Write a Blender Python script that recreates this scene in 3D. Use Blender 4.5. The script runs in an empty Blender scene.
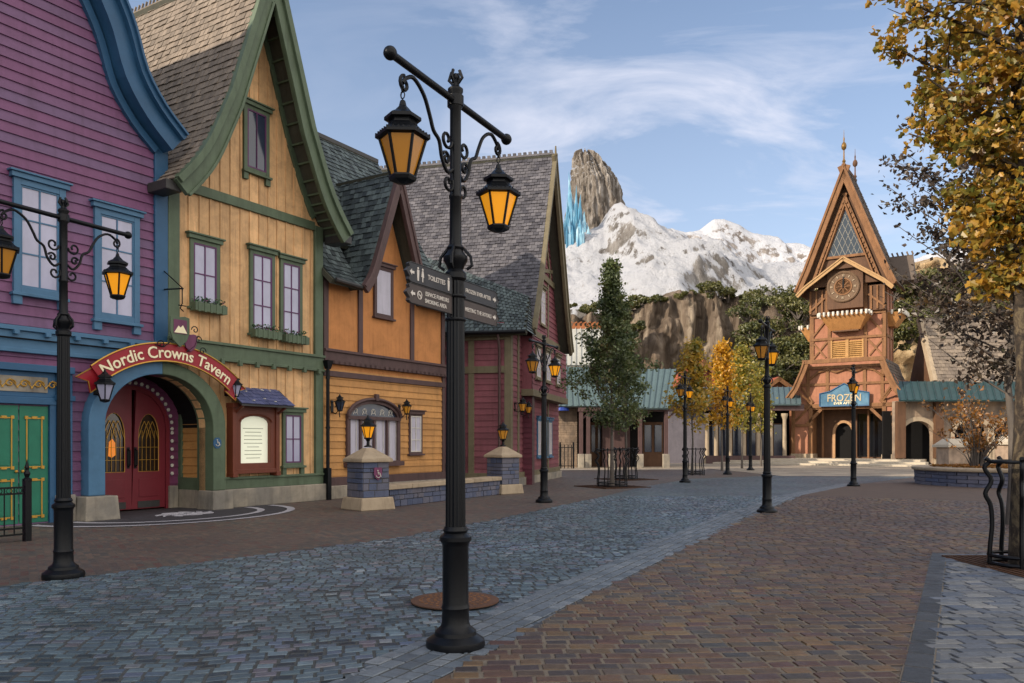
import bpy, math, random
from mathutils import Vector, Matrix, noise
from mathutils.geometry import tessellate_polygon
R = random.Random(11)
SC = bpy.context.scene
C = SC.collection
FOC, HY, PI = 800.0, 443.0, math.pi
CAM = Vector((0, 0, 1.6))

def ray(px, py): return Vector(((px-512)/FOC, 1, -(py-HY)/FOC))
def at(px, py, D): return CAM + ray(px, py)*D
def gnd(px, py):
    p = at(px, py, 1.6*FOC/(py-HY)); return Vector((p.x, p.y, 0))

class Frame:
    """local axes of a facade: x along it, y into the building, z up"""
    def __init__(s, px, D, xv, sg=1):
        s.o = Vector(((px-512)/FOC*D, D, 0))
        s.x = Vector(((xv-512)/FOC, 1, 0)).normalized()*sg
        s.y = Vector((-s.x.y, s.x.x, 0))
        s.rz = math.atan2(s.x.y, s.x.x)
    def f(s, px, py, y=0):
        r = ray(px, py)
        t = ((s.o-CAM).dot(s.y)+y)/r.dot(s.y)
        P = CAM+r*t-s.o
        return (P.dot(s.x), P.z)
    def rect(s, pl, pt, pr, pb, y=0):
        a = s.f(pl, pt, y); b = s.f(pr, pb, y); c = s.f(pl, pb, y)
        xm = s.f((pl+pr)/2, pt, y)[0]
        zt = s.f((pl+pr)/2, pt, y)[1]; zb = s.f((pl+pr)/2, pb, y)[1]
        return (a[0], b[0], zb, zt)

# ------------------------------------------------------------------ materials
def lin(c):
    return tuple(((v/12.92) if v <= .04045 else ((v+.055)/1.055)**2.4) for v in c)
def hexc(h): return lin(tuple(int(h[i:i+2], 16)/255 for i in (0, 2, 4)))+(1,)
MATS = {}
class NT:
    def __init__(s, name):
        s.m = bpy.data.materials.new(name); s.m.use_nodes = True
        s.t = s.m.node_tree; s.n = s.t.nodes; s.l = s.t.links
        s.b = s.n['Principled BSDF']; MATS[name] = s.m
    def add(s, typ, **kw):
        n = s.n.new(typ)
        for k, v in kw.items():
            if k.startswith('i_'):
                key = k[2:]; key = int(key) if key.isdigit() else key.replace('_', ' ')
                n.inputs[key].default_value = v
            else: setattr(n, k, v)
        return n
    def link(s, a, b): s.l.new(a, b)
    def mix(s, fac, a, b, blend='MIX'):
        n = s.n.new('ShaderNodeMix'); n.data_type = 'RGBA'; n.blend_type = blend
        for i, v in ((0, fac), (6, a), (7, b)):
            if hasattr(v, 'node'): s.l.new(v, n.inputs[i])
            else: n.inputs[i].default_value = v
        return n.outputs[2]
    def ramp(s, src, stops, interp='LINEAR'):
        n = s.n.new('ShaderNodeValToRGB'); n.color_ramp.interpolation = interp
        e = n.color_ramp.elements
        while len(e) < len(stops): e.new(.5)
        for q, (p, c) in zip(e, stops): q.position = p; q.color = c if len(c) == 4 else tuple(c)+(1,)
        s.l.new(src, n.inputs[0]); return n.outputs[0]
    def noise(s, scale, detail=4, rough=.6, vec=None, dist=0, out=0):
        n = s.add('ShaderNodeTexNoise', i_Scale=scale, i_Detail=detail, i_Roughness=rough, i_Distortion=dist)
        s.l.new(vec if vec else s.co(), n.inputs['Vector']); return n.outputs[out]
    def co(s, kind='Object'):
        if not hasattr(s, '_tc'): s._tc = s.n.new('ShaderNodeTexCoord')
        return s._tc.outputs[kind]
    def mapv(s, scale=(1, 1, 1), rot=(0, 0, 0), loc=(0, 0, 0), src=None):
        n = s.n.new('ShaderNodeMapping'); n.inputs['Scale'].default_value = scale
        n.inputs['Rotation'].default_value = rot; n.inputs['Location'].default_value = loc
        s.l.new(src if src else s.co(), n.inputs[0]); return n.outputs[0]
    def bump(s, h, strength=.3, dist=.01, prev=None):
        n = s.add('ShaderNodeBump', i_Strength=strength, i_Distance=dist)
        s.l.new(h, n.inputs['Height'])
        if prev: s.l.new(prev, n.inputs['Normal'])
        return n.outputs[0]
    def rnd(s):
        n = s.add('ShaderNodeAttribute', attribute_name='rnd'); return n.outputs['Fac']

def mat(name, h, rough=.6, var=.25, scale=3.0, bump=.2, bscale=30, rv=None, h2=None, metal=0, spec=.35, grain=None, grime=.3):
    """painted / stone surface: base colour, large uneven wear, fine grain, per-piece variation (rv)"""
    if name in MATS: return MATS[name]
    t = NT(name); base = hexc(h)
    dark = tuple(v*(1-var) for v in base[:3])+(1,)
    lightc = tuple(min(1, v*(1+var*.8)) for v in base[:3])+(1,)
    g = t.mapv(scale=grain) if grain else None
    n1 = t.noise(scale, 5, .65, vec=g)
    col = t.mix(n1, dark, lightc)
    if h2:
        if rv is not None:
            r = t.ramp(t.rnd(), [(0, (0, 0, 0)), (1, (1, 1, 1))])
            col = t.mix(r, col, hexc(h2)) if rv >= 1 else t.mix(t.add('ShaderNodeMath', operation='MULTIPLY', i_1=rv).outputs[0], col, hexc(h2))
            if rv < 1:
                mm = [n for n in t.n if n.bl_idname == 'ShaderNodeMath'][-1]; t.link(t.rnd(), mm.inputs[0])
        else:
            n2 = t.ramp(t.noise(scale*.6, 3, .6), [(.4, (0, 0, 0)), (.62, (1, 1, 1))])
            col = t.mix(n2, col, hexc(h2))
    elif rv:
        v = t.ramp(t.rnd(), [(0, (1-rv,)*3), (1, (1+rv*.6,)*3)])
        col = t.mix(1.0, col, v, 'MULTIPLY')
    if grime:
        gm = t.ramp(t.noise(1.7, 8, .75, dist=.5), [(.42, (1, 1, 1)), (.75, (1-grime,)*3)])
        col = t.mix(1.0, col, gm, 'MULTIPLY')
        if grime >= .25:
            dr = t.ramp(t.noise(2.6, 6, .7, vec=t.mapv(scale=(2.2, 2.2, .16))), [(.5, (1, 1, 1)), (.72, (1-grime*.9, 1-grime*.95, 1-grime))])
            col = t.mix(1.0, col, dr, 'MULTIPLY')
    t.link(col, t.b.inputs['Base Color'])
    t.b.inputs['Roughness'].default_value = rough
    t.b.inputs['Metallic'].default_value = metal
    t.b.inputs['Specular IOR Level'].default_value = spec
    if bump:
        nb = t.noise(bscale, 5, .7, vec=g)
        t.link(t.bump(nb, bump, .01), t.b.inputs['Normal'])
    return t.m

def leafmat(name, cols, trans=.35):
    t = NT(name)
    st = [(i/(len(cols)-1), hexc(c)) for i, c in enumerate(cols)]
    col = t.ramp(t.rnd(), st)
    d = t.add('ShaderNodeBsdfDiffuse'); tr = t.add('ShaderNodeBsdfTranslucent'); gl = t.add('ShaderNodeBsdfGlossy', i_Roughness=.45)
    t.link(col, d.inputs[0]); t.link(col, tr.inputs[0])
    m1 = t.add('ShaderNodeMixShader', i_0=trans); t.link(d.outputs[0], m1.inputs[1]); t.link(tr.outputs[0], m1.inputs[2])
    m2 = t.add('ShaderNodeMixShader', i_0=.05); t.link(m1.outputs[0], m2.inputs[1]); t.link(gl.outputs[0], m2.inputs[2])
    out = t.n['Material Output']; t.link(m2.outputs[0], out.inputs[0]); return t.m

def paver(name, stops, bw, bh, rot, mortar='6b6862', msize=.012, bump=.5, patch=None, rough=.55, dist=.03, off=.5, curve=0, mott=.25):
    t = NT(name)
    wn = t.noise(.9, 3, .5, out=1)
    v0 = t.mapv()
    ad = t.add('ShaderNodeMixRGB' if False else 'ShaderNodeVectorMath', operation='MULTIPLY_ADD')
    t.link(wn, ad.inputs[0]); ad.inputs[1].default_value = (dist*3, dist*3, 0); t.link(v0, ad.inputs[2])
    wn2 = t.noise(7, 2, .5, out=1)
    ad2 = t.add('ShaderNodeVectorMath', operation='MULTIPLY_ADD')
    t.link(wn2, ad2.inputs[0]); ad2.inputs[1].default_value = (dist*.55, dist*.55, 0); t.link(ad.outputs[0], ad2.inputs[2])
    vec = t.mapv(rot=(0, 0, rot), src=ad2.outputs[0])
    b = t.add('ShaderNodeTexBrick', offset=off, i_Scale=1.0, i_Mortar_Size=msize, i_Mortar_Smooth=.25, i_Bias=0, i_Brick_Width=bw, i_Row_Height=bh)
    b.inputs['Color1'].default_value = (0, 0, 0, 1); b.inputs['Color2'].default_value = (1, 1, 1, 1); b.inputs['Mortar'].default_value = (.5, .5, .5, 1)
    t.link(vec, b.inputs['Vector'])
    col = t.ramp(b.outputs['Color'], [(p, hexc(c)) for p, c in stops], 'CONSTANT')
    if patch:
        pf = t.ramp(t.noise(patch[1], 3, .6), [(.45, (0, 0, 0)), (.62, (patch[2],)*3)])
        col = t.mix(pf, col, hexc(patch[0]))
    sp = t.ramp(t.noise(9, 8, .8), [(.25, (1-mott,)*3), (.75, (1+mott,)*3)])
    col = t.mix(1.0, col, sp, 'MULTIPLY')
    st = t.ramp(t.noise(.5, 6, .7, dist=.6), [(.35, (1.06,)*3), (.7, (.8,)*3)])
    col = t.mix(1.0, col, st, 'MULTIPLY')
    col = t.mix(b.outputs['Fac'], col, hexc(mortar))
    t.link(col, t.b.inputs['Base Color'])
    rr = t.ramp(t.noise(6, 6, .7), [(.3, (rough-.15,)*3), (.7, (rough+.2,)*3)]); t.link(rr, t.b.inputs['Roughness'])
    t.b.inputs['Specular IOR Level'].default_value = .45
    inv = t.add('ShaderNodeMath', operation='SUBTRACT', i_0=1.0); t.link(b.outputs['Fac'], inv.inputs[1])
    n1 = t.bump(inv.outputs[0], bump, .012)
    br = t.bump(b.outputs['Color'], .35, .01, prev=n1)
    n2 = t.bump(t.noise(28, 6, .75), .35, .01, prev=br)
    t.link(n2, t.b.inputs['Normal']); return t.m

# ------------------------------------------------------------------ mesh builder
class MB:
    def __init__(s): s.v = []; s.f = []; s.r = []; s.m = []; s.T = None
    def add(s, vs, fs, rnd=None, mi=0):
        o = len(s.v); r = R.random() if rnd is None else rnd
        for p in vs: s.v.append(tuple(s.T @ Vector(p)) if s.T else tuple(p))
        for f in fs: s.f.append(tuple(i+o for i in f)); s.r.append(r); s.m.append(mi)
        return s
    def box(s, x0, x1, y0, y1, z0, z1, rnd=None, mi=0):
        return s.add([(x0,y0,z0),(x1,y0,z0),(x1,y1,z0),(x0,y1,z0),(x0,y0,z1),(x1,y0,z1),(x1,y1,z1),(x0,y1,z1)],
            [(0,3,2,1),(4,5,6,7),(0,1,5,4),(1,2,6,5),(2,3,7,6),(3,0,4,7)], rnd, mi)
    def cbox(s, c, d, rnd=None, mi=0):
        return s.box(c[0]-d[0]/2, c[0]+d[0]/2, c[1]-d[1]/2, c[1]+d[1]/2, c[2]-d[2]/2, c[2]+d[2]/2, rnd, mi)
    def frustum(s, c, a, b, z0, z1, a2=None, b2=None, rnd=None, mi=0):
        a2 = a if a2 is None else a2; b2 = b if b2 is None else b2; x, y = c
        return s.add([(x-a,y-b,z0),(x+a,y-b,z0),(x+a,y+b,z0),(x-a,y+b,z0),(x-a2,y-b2,z1),(x+a2,y-b2,z1),(x+a2,y+b2,z1),(x-a2,y+b2,z1)],
            [(0,3,2,1),(4,5,6,7),(0,1,5,4),(1,2,6,5),(2,3,7,6),(3,0,4,7)], rnd, mi)
    def bar(s, p, q, w, d, up=(0, 1, 0), rnd=None, mi=0):
        p = Vector(p); q = Vector(q); u = (q-p).normalized(); up = Vector(up)
        a = u.cross(up).normalized()*w/2; b = a.cross(u).normalized()*d/2
        vs = [p-a-b, p+a-b, p+a+b, p-a+b, q-a-b, q+a-b, q+a+b, q-a+b]
        return s.add(vs, [(0,3,2,1),(4,5,6,7),(0,1,5,4),(1,2,6,5),(2,3,7,6),(3,0,4,7)], rnd, mi)
    def prism(s, loops, y0, y1, rnd=None, mi=0, ax='xz'):
        """2-D loops (outer, holes...) in x,z extruded from y0 to y1"""
        if not isinstance(loops[0][0], (tuple, list, Vector)): loops = [loops]
        L = [[Vector((p[0], p[1], 0)) for p in l] for l in loops]
        flat = [p for l in L for p in l]; n = len(flat)
        tr = tessellate_polygon(L)
        def mk(p, d): return (p.x, d, p.y) if ax == 'xz' else ((p.x, p.y, d) if ax == 'xy' else (d, p.x, p.y))
        vs = [mk(p, y0) for p in flat]+[mk(p, y1) for p in flat]
        fs = [tuple(t) for t in tr]+[tuple(i+n for i in t[::-1]) for t in tr]
        o = 0
        for l in L:
            k = len(l)
            for i in range(k): a, b = o+i, o+(i+1) % k; fs.append((a, b, b+n, a+n))
            o += k
        return s.add(vs, fs, rnd, mi)
    def lathe(s, prof, c=(0, 0, 0), n=20, rnd=None, mi=0, ax='z', squash=1):
        vs = []; fs = []
        for (r, h) in prof:
            for k in range(n):
                a = 2*PI*k/n; x, y = r*math.cos(a), r*math.sin(a)*squash
                vs.append((c[0]+x, c[1]+y, c[2]+h) if ax == 'z' else (c[0]+x, c[1]+h, c[2]+y))
        for i in range(len(prof)-1):
            for k in range(n): fs.append((i*n+k, i*n+(k+1) % n, (i+1)*n+(k+1) % n, (i+1)*n+k))
        fs.append(tuple(range(n))[::-1]); fs.append(tuple((len(prof)-1)*n+k for k in range(n)))
        return s.add(vs, fs, rnd, mi)
    def tube(s, pts, r, n=6, rnd=None, mi=0):
        pts = [Vector(p) for p in pts]; m = len(pts)
        rs = r if isinstance(r, (list, tuple)) else [r]*m
        vs = []; fs = []; prev = None
        for i, p in enumerate(pts):
            d = (pts[min(i+1, m-1)]-pts[max(i-1, 0)]); d = d.normalized() if d.length > 1e-9 else Vector((0, 0, 1))
            if prev is None:
                a = d.orthogonal().normalized()
            else:
                a = prev-d*prev.dot(d); a = a.normalized() if a.length > 1e-6 else d.orthogonal().normalized()
            prev = a; b = d.cross(a)
            for k in range(n):
                w = 2*PI*k/n; vs.append(p+(a*math.cos(w)+b*math.sin(w))*rs[i])
        for i in range(m-1):
            for k in range(n): fs.append((i*n+k, i*n+(k+1) % n, (i+1)*n+(k+1) % n, (i+1)*n+k))
        fs.append(tuple(range(n))[::-1]); fs.append(tuple((m-1)*n+k for k in range(n)))
        return s.add(vs, fs, rnd, mi)
    def ball(s, c, r, n=10, sq=1, rnd=None, mi=0):
        pr = [(max(r*math.sin(PI*i/n), 1e-4), -r*sq*math.cos(PI*i/n)) for i in range(n+1)]
        return s.lathe(pr, c, n+2, rnd, mi)
    def build(s, name, m, parent=None, smooth=False, bevel=0, loc=None, rz=0, recalc=True):
        me = bpy.data.meshes.new(name); me.from_pydata(s.v, [], s.f); 
        ms = m if isinstance(m, (list, tuple)) else [m]
        for q in ms: me.materials.append(q)
        at_ = me.attributes.new('rnd', 'FLOAT', 'FACE'); at_.data.foreach_set('value', s.r)
        me.polygons.foreach_set('material_index', s.m)
        if recalc:
            import bmesh
            bm = bmesh.new(); bm.from_mesh(me); bmesh.ops.recalc_face_normals(bm, faces=bm.faces); bm.to_mesh(me); bm.free()
        if smooth:
            me.polygons.foreach_set('use_smooth', [True]*len(me.polygons))
            if smooth != 2: me.set_sharp_from_angle(angle=math.radians(38))
        me.update()
        o = bpy.data.objects.new(name, me); C.objects.link(o)
        if parent: o.parent = parent
        if loc is not None: o.location = loc
        o.rotation_euler.z = rz
        if bevel:
            b = o.modifiers.new('bevel', 'BEVEL'); b.width = bevel; b.segments = 2; b.limit_method = 'ANGLE'; b.angle_limit = math.radians(40)
        return o

def tag(o, label=None, cat=None, group=None, kind=None):
    if label: o['label'] = label
    if cat: o['category'] = cat
    if group: o['group'] = group
    if kind: o['kind'] = kind
    return o
def empty(name, loc, rz=0, label=None, cat=None, group=None):
    o = bpy.data.objects.new(name, None); C.objects.link(o); o.location = loc; o.rotation_euler.z = rz
    o.empty_display_size = .2
    return tag(o, label, cat, group)
KIDS = {}
def dup(o, parent=None):
    c = o.copy(); C.objects.link(c)
    if parent: c.parent = parent
    for ch in [x for x in bpy.data.objects if x.parent == o]: dup(ch, c)
    return c
def fempty(fr, name, label, cat, group=None): return empty(name, fr.o, fr.rz, label, cat, group)
def fplace(fr, x, y, z=0): return fr.o+fr.x*x+fr.y*y+Vector((0, 0, z))

# ------------------------------------------------------------------ pattern helpers
def crossings(loops, axis, c):
    o = 1-axis; xs = []
    for l in loops:
        for i in range(len(l)):
            a, b = l[i], l[(i+1) % len(l)]
            if (a[axis] > c) != (b[axis] > c):
                t = (c-a[axis])/(b[axis]-a[axis]); xs.append(a[o]+(b[o]-a[o])*t)
    xs.sort(); return list(zip(xs[::2], xs[1::2]))
def strips(loops, axis, pitch):
    allv = [p[axis] for l in loops for p in l]; lo, hi = min(allv), max(allv)
    out = []; a = lo; e = 1e-4
    while a < hi-1e-3:
        b = min(a+pitch, hi)
        br = sorted(set([a, b]+[v for v in allv if a+.004 < v < b-.004]))
        rs = {}
        for q, w in zip(br[:-1], br[1:]):
            i0 = crossings(loops, axis, q+e); i1 = crossings(loops, axis, w-e)
            if len(i0) != len(i1): i1 = i0 = crossings(loops, axis, (q+w)/2)
            for k, (g, h) in enumerate(zip(i0, i1)):
                r = rs.setdefault(k, R.random()); out.append((a, b, q, w, g, h, r))
        a += pitch
    return out
def clapboard(mb, loops, pitch=.2, proud=.028, y=0, mi=0):
    """horizontal overlapping boards: each one leans out at its lower edge"""
    for a, b, q, w, g, h, r in strips(loops, 1, pitch):
        yq = y-proud*(1-(q-a)/pitch)-.004; yw = y-proud*(1-(w-a)/pitch)-.004
        vs = [(g[0], yq, q), (g[1], yq, q), (h[1], yw, w), (h[0], yw, w), (g[0], y, q), (g[1], y, q)]
        mb.add(vs, [(0, 1, 2, 3), (0, 4, 5, 1)], r, mi)
def boards(mb, loops, pitch=.28, y=0, mi=0, batten=.05, bp=.03):
    """vertical boards with battens over the joints"""
    for a, b, q, w, g, h, r in strips(loops, 0, pitch):
        mb.add([(q, y-.006, g[0]), (w, y-.006, h[0]), (w, y-.006, h[1]), (q, y-.006, g[1])], [(0, 1, 2, 3)], r, mi)
        if q == a and batten:
            z0, z1 = g; mb.box(a-batten/2, a+batten/2, y-bp, y-.002, z0, z1, r, mi)
def shingle(mb, mp, prof, afn, course=.2, width=.18, lift=.022, up=1, rag=.25, skip=0):
    """courses of slates that follow a profile from eave to ridge; mp(a,p,q) -> point"""
    pts = [Vector(p) for p in prof]; L = [0]
    for i in range(1, len(pts)): L.append(L[-1]+(pts[i]-pts[i-1]).length)
    def P(s):
        s = max(0, min(s, L[-1]))
        for i in range(1, len(L)):
            if s <= L[i]+1e-9:
                t = (s-L[i-1])/(L[i]-L[i-1]); d = (pts[i]-pts[i-1]).normalized()
                return pts[i-1].lerp(pts[i], t), Vector((-d.y, d.x))*up
    n = max(1, int(L[-1]/course)); c = L[-1]/n
    for i in range(n):
        (p0, n0), (p1, n1) = P(i*c), P((i+1)*c+.02)
        a0, a1 = afn(i*c/L[-1]); b0, b1 = afn(min(1, (i+1)*c/L[-1]))
        m = max(1, int((a1-a0)/width)); sh = (i % 2)*.5
        for k in range(-1, m+1):
            u0 = (k+sh)/m; u1 = (k+1+sh)/m
            if u1 <= 0 or u0 >= 1: continue
            u0 = max(0, u0)+.03/m; u1 = min(1, u1)-.03/m
            if u1-u0 < .1/m: continue
            lf = lift*(1+R.uniform(-.4, .6)); dr = R.uniform(0, rag)*c*.35
            pd = p0.lerp(p1, -dr/c) if True else p0
            q0 = pd+n0*lf; q1 = p1+n1*.004
            A0 = a0+(a1-a0)*u0; A1 = a0+(a1-a0)*u1; B0 = b0+(b1-b0)*u0; B1 = b0+(b1-b0)*u1
            vs = [mp(A0, *q0), mp(A1, *q0), mp(B1, *q1), mp(B0, *q1), mp(A0, *pd), mp(A1, *pd)]
            mb.add(vs, [(0, 1, 2, 3), (0, 4, 5, 1), (0, 3, 4), (1, 5, 2)])
def band(pts, w, side=1):
    """closed outline of a strip of width w beside a polyline in 2-D"""
    P = [Vector(p) for p in pts]; off = []
    for i in range(len(P)):
        d0 = (P[i]-P[i-1]).normalized() if i else (P[1]-P[0]).normalized()
        d1 = (P[i+1]-P[i]).normalized() if i < len(P)-1 else d0
        n0 = Vector((-d0.y, d0.x)); n1 = Vector((-d1.y, d1.x)); n = (n0+n1).normalized()
        off.append(P[i]+n*side*w/max(.4, n.dot(n0)))
    return [tuple(p) for p in P]+[tuple(p) for p in off[::-1]]
def smooth(pts, n=4):
    """Catmull-Rom through the points"""
    P = [Vector(p) for p in pts]; P = [P[0]*2-P[1]]+P+[P[-1]*2-P[-2]]; out = []
    for i in range(1, len(P)-2):
        for k in range(n):
            t = k/n; a, b, c, d = P[i-1:i+3]
            out.append(.5*((2*b)+(c-a)*t+(2*a-5*b+4*c-d)*t*t+(3*b-a-3*c+d)*t**3))
    out.append(P[-2]); return out
def ribbon_roof(mb, prof, th, a0, a1, ax):
    """roof deck: profile strip of thickness th, extruded along the ridge. ax 'y': profile in x,z"""
    mb.prism([band(prof, th, -1)], a0, a1, ax='xz' if ax == 'y' else 'yz')

# text as mesh
def text_mb(txt, size, ext=.004, sx=1.0):
    cu = bpy.data.curves.new('lettering', 'FONT'); cu.body = txt; cu.size = size; cu.extrude = ext; cu.align_x = 'CENTER'; cu.offset = size*.012
    cu.resolution_u = 3
    o = bpy.data.objects.new('lettering', cu); C.objects.link(o)
    dg = bpy.context.evaluated_depsgraph_get(); me = o.evaluated_get(dg).to_mesh()
    mb = MB(); mb.add([(v.co.x*sx, -v.co.z, v.co.y) for v in me.vertices], [tuple(p.vertices) for p in me.polygons], .5)
    bpy.data.objects.remove(o); bpy.data.curves.remove(cu); return mb
def tvis(mb, fn): mb.v = [tuple(fn(*p)) for p in mb.v]; return mb

# ------------------------------------------------------------------ windows
def window(par, x0, x1, z0, z1, fm, sm, pm, rows=2, cols=2, y=0, fw=.1, head=True, sill=True, apron=False, box=None, name='window', th=.07):
    f = MB()
    f.box(x0, x0+fw, y-th, y, z0, z1); f.box(x1-fw, x1, y-th, y, z0, z1)
    f.box(x0+fw, x1-fw, y-th+.003, y, z1-fw, z1); f.box(x0+fw, x1-fw, y-th+.003, y, z0, z0+fw)
    if apron:
        for q in (x0, x1-fw): f.box(q-.02, q+fw+.02, y-th-.015, y, z0-.22, z0+.02)
    w = f.build(name, fm, par, bevel=.006)
    if head:
        h = MB(); h.box(x0-.06, x1+.06, y-th-.05, y, z1-.01, z1+.09); h.box(x0-.1, x1+.1, y-th-.09, y, z1+.09, z1+.13)
        h.build('window_head', fm, w, bevel=.006)
    if sill: MB().box(x0-.05, x1+.05, y-th-.06, y, z0-.05, z0+.01).build('window_sill', fm, w, bevel=.006)
    a0, a1, b0, b1 = x0+fw, x1-fw, z0+fw, z1-fw
    MB().box(a0, a1, y-.045, y-.008, b0, b1).build('pane', pm, w)
    s = MB(); e = .035
    s.box(a0, a0+e, y-.066, y-.045, b0, b1); s.box(a1-e, a1, y-.066, y-.045, b0, b1)
    s.box(a0+e, a1-e, y-.064, y-.045, b0, b0+e); s.box(a0+e, a1-e, y-.064, y-.045, b1-e, b1)
    for i in range(1, cols):
        q = a0+(a1-a0)*i/cols; s.box(q-.014, q+.014, y-.062, y-.045, b0+e, b1-e)
    for i in range(1, rows):
        q = b0+(b1-b0)*i/rows; s.box(a0+e, a1-e, y-.060, y-.045, q-.014, q+.014)
    s.build('sash', sm, w)
    if box:
        g = MB(); g.box(x0-.02, x1+.04, y-th-.22, y-th-.02, z0-.1, z0+.1)
        for i in range(5):
            q = x0+(x1-x0)*(i+.5)/5; g.box(q-.03, q+.03, y-th-.235, y-th-.22, z0-.12, z0+.12)
        fb = g.build('flower_box', fm, w, bevel=.006)
        p = MB()
        for i in range(140):
            c = Vector((R.uniform(x0, x1), y-th-.12+R.uniform(-.1, .1), z0+.1+R.random()**1.5*.14)); leaf(p, c, .05)
        p.build('plants', box, fb, recalc=False)
    return w

def leaf(mb, c, s, n=None, asp=1.5):
    n = n or Vector((R.gauss(0, 1), R.gauss(0, 1), R.gauss(0, 1)+.4)).normalized()
    a = n.orthogonal().normalized(); b = n.cross(a); w = R.uniform(0, 2*PI)
    u = (a*math.cos(w)+b*math.sin(w))*s*asp*.5; v = (b*math.cos(w)-a*math.sin(w))*s*.5; k = n*s*.18
    mb.add([c-u, c-v*.8+k-u*.2, c+u, c+v*.8+k-u*.2], [(0, 1, 2), (0, 2, 3)])
# ------------------------------------------------------------------ palette
M_purple = mat('purple clapboard paint', '6a5272', .6, .12, 2, .25, 25, rv=.9, h2='74466a', grain=(1, 1, 6), grime=.25)
M_plum = mat('plum clapboard paint', '703a5a', .6, .15, 2, .2, 25, rv=.15)
M_blue = mat('blue trim paint', '2c5578', .5, .18, 2.5, .2, 25, grime=.2)
M_blue2 = mat('slate blue trim paint', '446c8c', .5, .18, 3, .2, 25, grime=.2)
M_dkblue = mat('deep blue paint', '2a4478', .5, .15, 3, .15, 25)
M_yellow = mat('yellow board paint', 'deb280', .65, .16, 1.6, .3, 22, rv=.22, grain=(7, 7, .5), grime=.45)
M_green = mat('moss green trim paint', '566550', .6, .16, 2.5, .2, 25, grime=.3)
M_teal = mat('green door paint', '1f6b54', .45, .12, 2.5, .15, 25, grime=.2)
M_orange = mat('orange stucco', 'c0824e', .85, .16, 1.4, .35, 60, grime=.3)
M_orange2 = mat('orange clapboard paint', 'c08c52', .65, .12, 1.4, .25, 25, rv=.15, grain=(.6, .6, 6), grime=.3)
M_brown = mat('plum brown timber', '54403f', .65, .25, 3, .3, 30, grain=(3, 3, .8))
M_pink = mat('raspberry clapboard paint', '7e4850', .65, .15, 1.5, .25, 25, rv=.2, grime=.3)
M_olive = mat('olive grey trim paint', '6f6650', .65, .18, 2.5, .25, 25)
M_red = mat('red door paint', '722630', .4, .15, 3, .15, 25, grime=.15)
M_iron = mat('black painted iron', '0c0e12', .36, .3, 6, .12, 45, spec=.22, grime=0)
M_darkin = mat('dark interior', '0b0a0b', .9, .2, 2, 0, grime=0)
M_gold = mat('gilded trim', 'b78d3e', .4, .2, 8, .1, 40, metal=.6, grime=0)
M_stone = mat('sandstone plinth', '9c9384', .85, .2, 2, .5, 18, h2='7c776f', grime=.35)
M_cap = mat('tan capstone', 'a89780', .85, .15, 3, .4, 25, grime=.3)
M_bluestone = mat('blue grey rubble block', '4c5670', .8, .3, 5, .9, 14, rv=.75, h2='6f6a70', grime=.25)
M_curtain = mat('white curtain behind glass', 'b4b0be', .3, .25, 1.5, 0, grain=(9, 9, .6), grime=.15)
M_plants = leafmat('window box plants', ['16301f', '28502f', '3a6a3a', '7a3a5a'], .2)
M_shake = mat('weathered tan shakes', '8d8073', .85, .2, 3, .3, 30, rv=1, h2='6f655b', grain=(2, 2, 2))
M_slate = mat('blue grey slates', '5c6869', .6, .25, 2.2, .3, 30, rv=1, h2='2c3336')
M_slate2 = mat('mixed grey slates', '67656a', .7, .25, 1.2, .3, 30, rv=1, h2='3e3d44')
M_slate3 = mat('mauve blue slates', '434b70', .6, .2, 3, .3, 30, rv=.7, h2='5d6288')
M_deck = mat('roof deck timber', '4a4a40', .8, .2, 3, .2, 20)
M_lead = mat('dark ridge metal', '3b3a3a', .5, .2, 3, .1, 20)
M_case = mat('red brown varnished wood', '6a3524', .45, .25, 3, .2, 30, grain=(6, 6, 1), grime=.2)
M_white = mat('pale paint', 'cfcac0', .6, .1, 4, .1, 30)
M_redsign = mat('crimson sign enamel', '8f1826', .4, .15, 3, .1, 30, grime=.1)
M_letter = mat('cream lettering', 'eadfbc', .5, .05, 3, 0, grime=0)
M_back = mat('plain brown render', '6b5c50', .9, .15, 1, .3, 20)

def glassmat(name, h, em=0, rough=.12, var=.3, sc=4):
    t = NT(name); c = hexc(h)
    col = t.mix(t.noise(sc, 4, .6, vec=t.mapv(scale=(1, 1, .5))), tuple(v*(1-var) for v in c[:3])+(1,), tuple(min(1, v*(1+var)) for v in c[:3])+(1,))
    t.link(col, t.b.inputs['Base Color']); t.b.inputs['Roughness'].default_value = rough
    t.b.inputs['Specular IOR Level'].default_value = .7
    if em: t.link(col, t.b.inputs['Emission Color']); t.b.inputs['Emission Strength'].default_value = em
    return t.m
M_amber = glassmat('amber lantern glass', 'd48a12', .55, .25, .22, 3)
M_amber2 = glassmat('dim amber lantern glass', 'b87d22', .12, .3, .25, 3)
M_pane = glassmat('window glass over blind with painted reflections', '9c9cb4', 0, .1, .38, 1.6)  # pale reflections and their mottling are put into the glass colour
M_pane2 = glassmat('dark window glass', '2c3446', 0, .08, .35, 2)
M_paneb = glassmat('blue leaded glass', '34506e', 0, .1, .35, 3)
M_warm = glassmat('door glass with warm room light', '2a1c18', 0, .1, .5, 5)
M_glow = glassmat('glowing painted reflection in glass', 'd87a18', .5, .3, .4, 8)  # glowing colour that stands in for a reflection in the door glass
M_paper = glassmat('lit menu sheet', 'd9dbc4', .38, .5, .05, 6)

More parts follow.
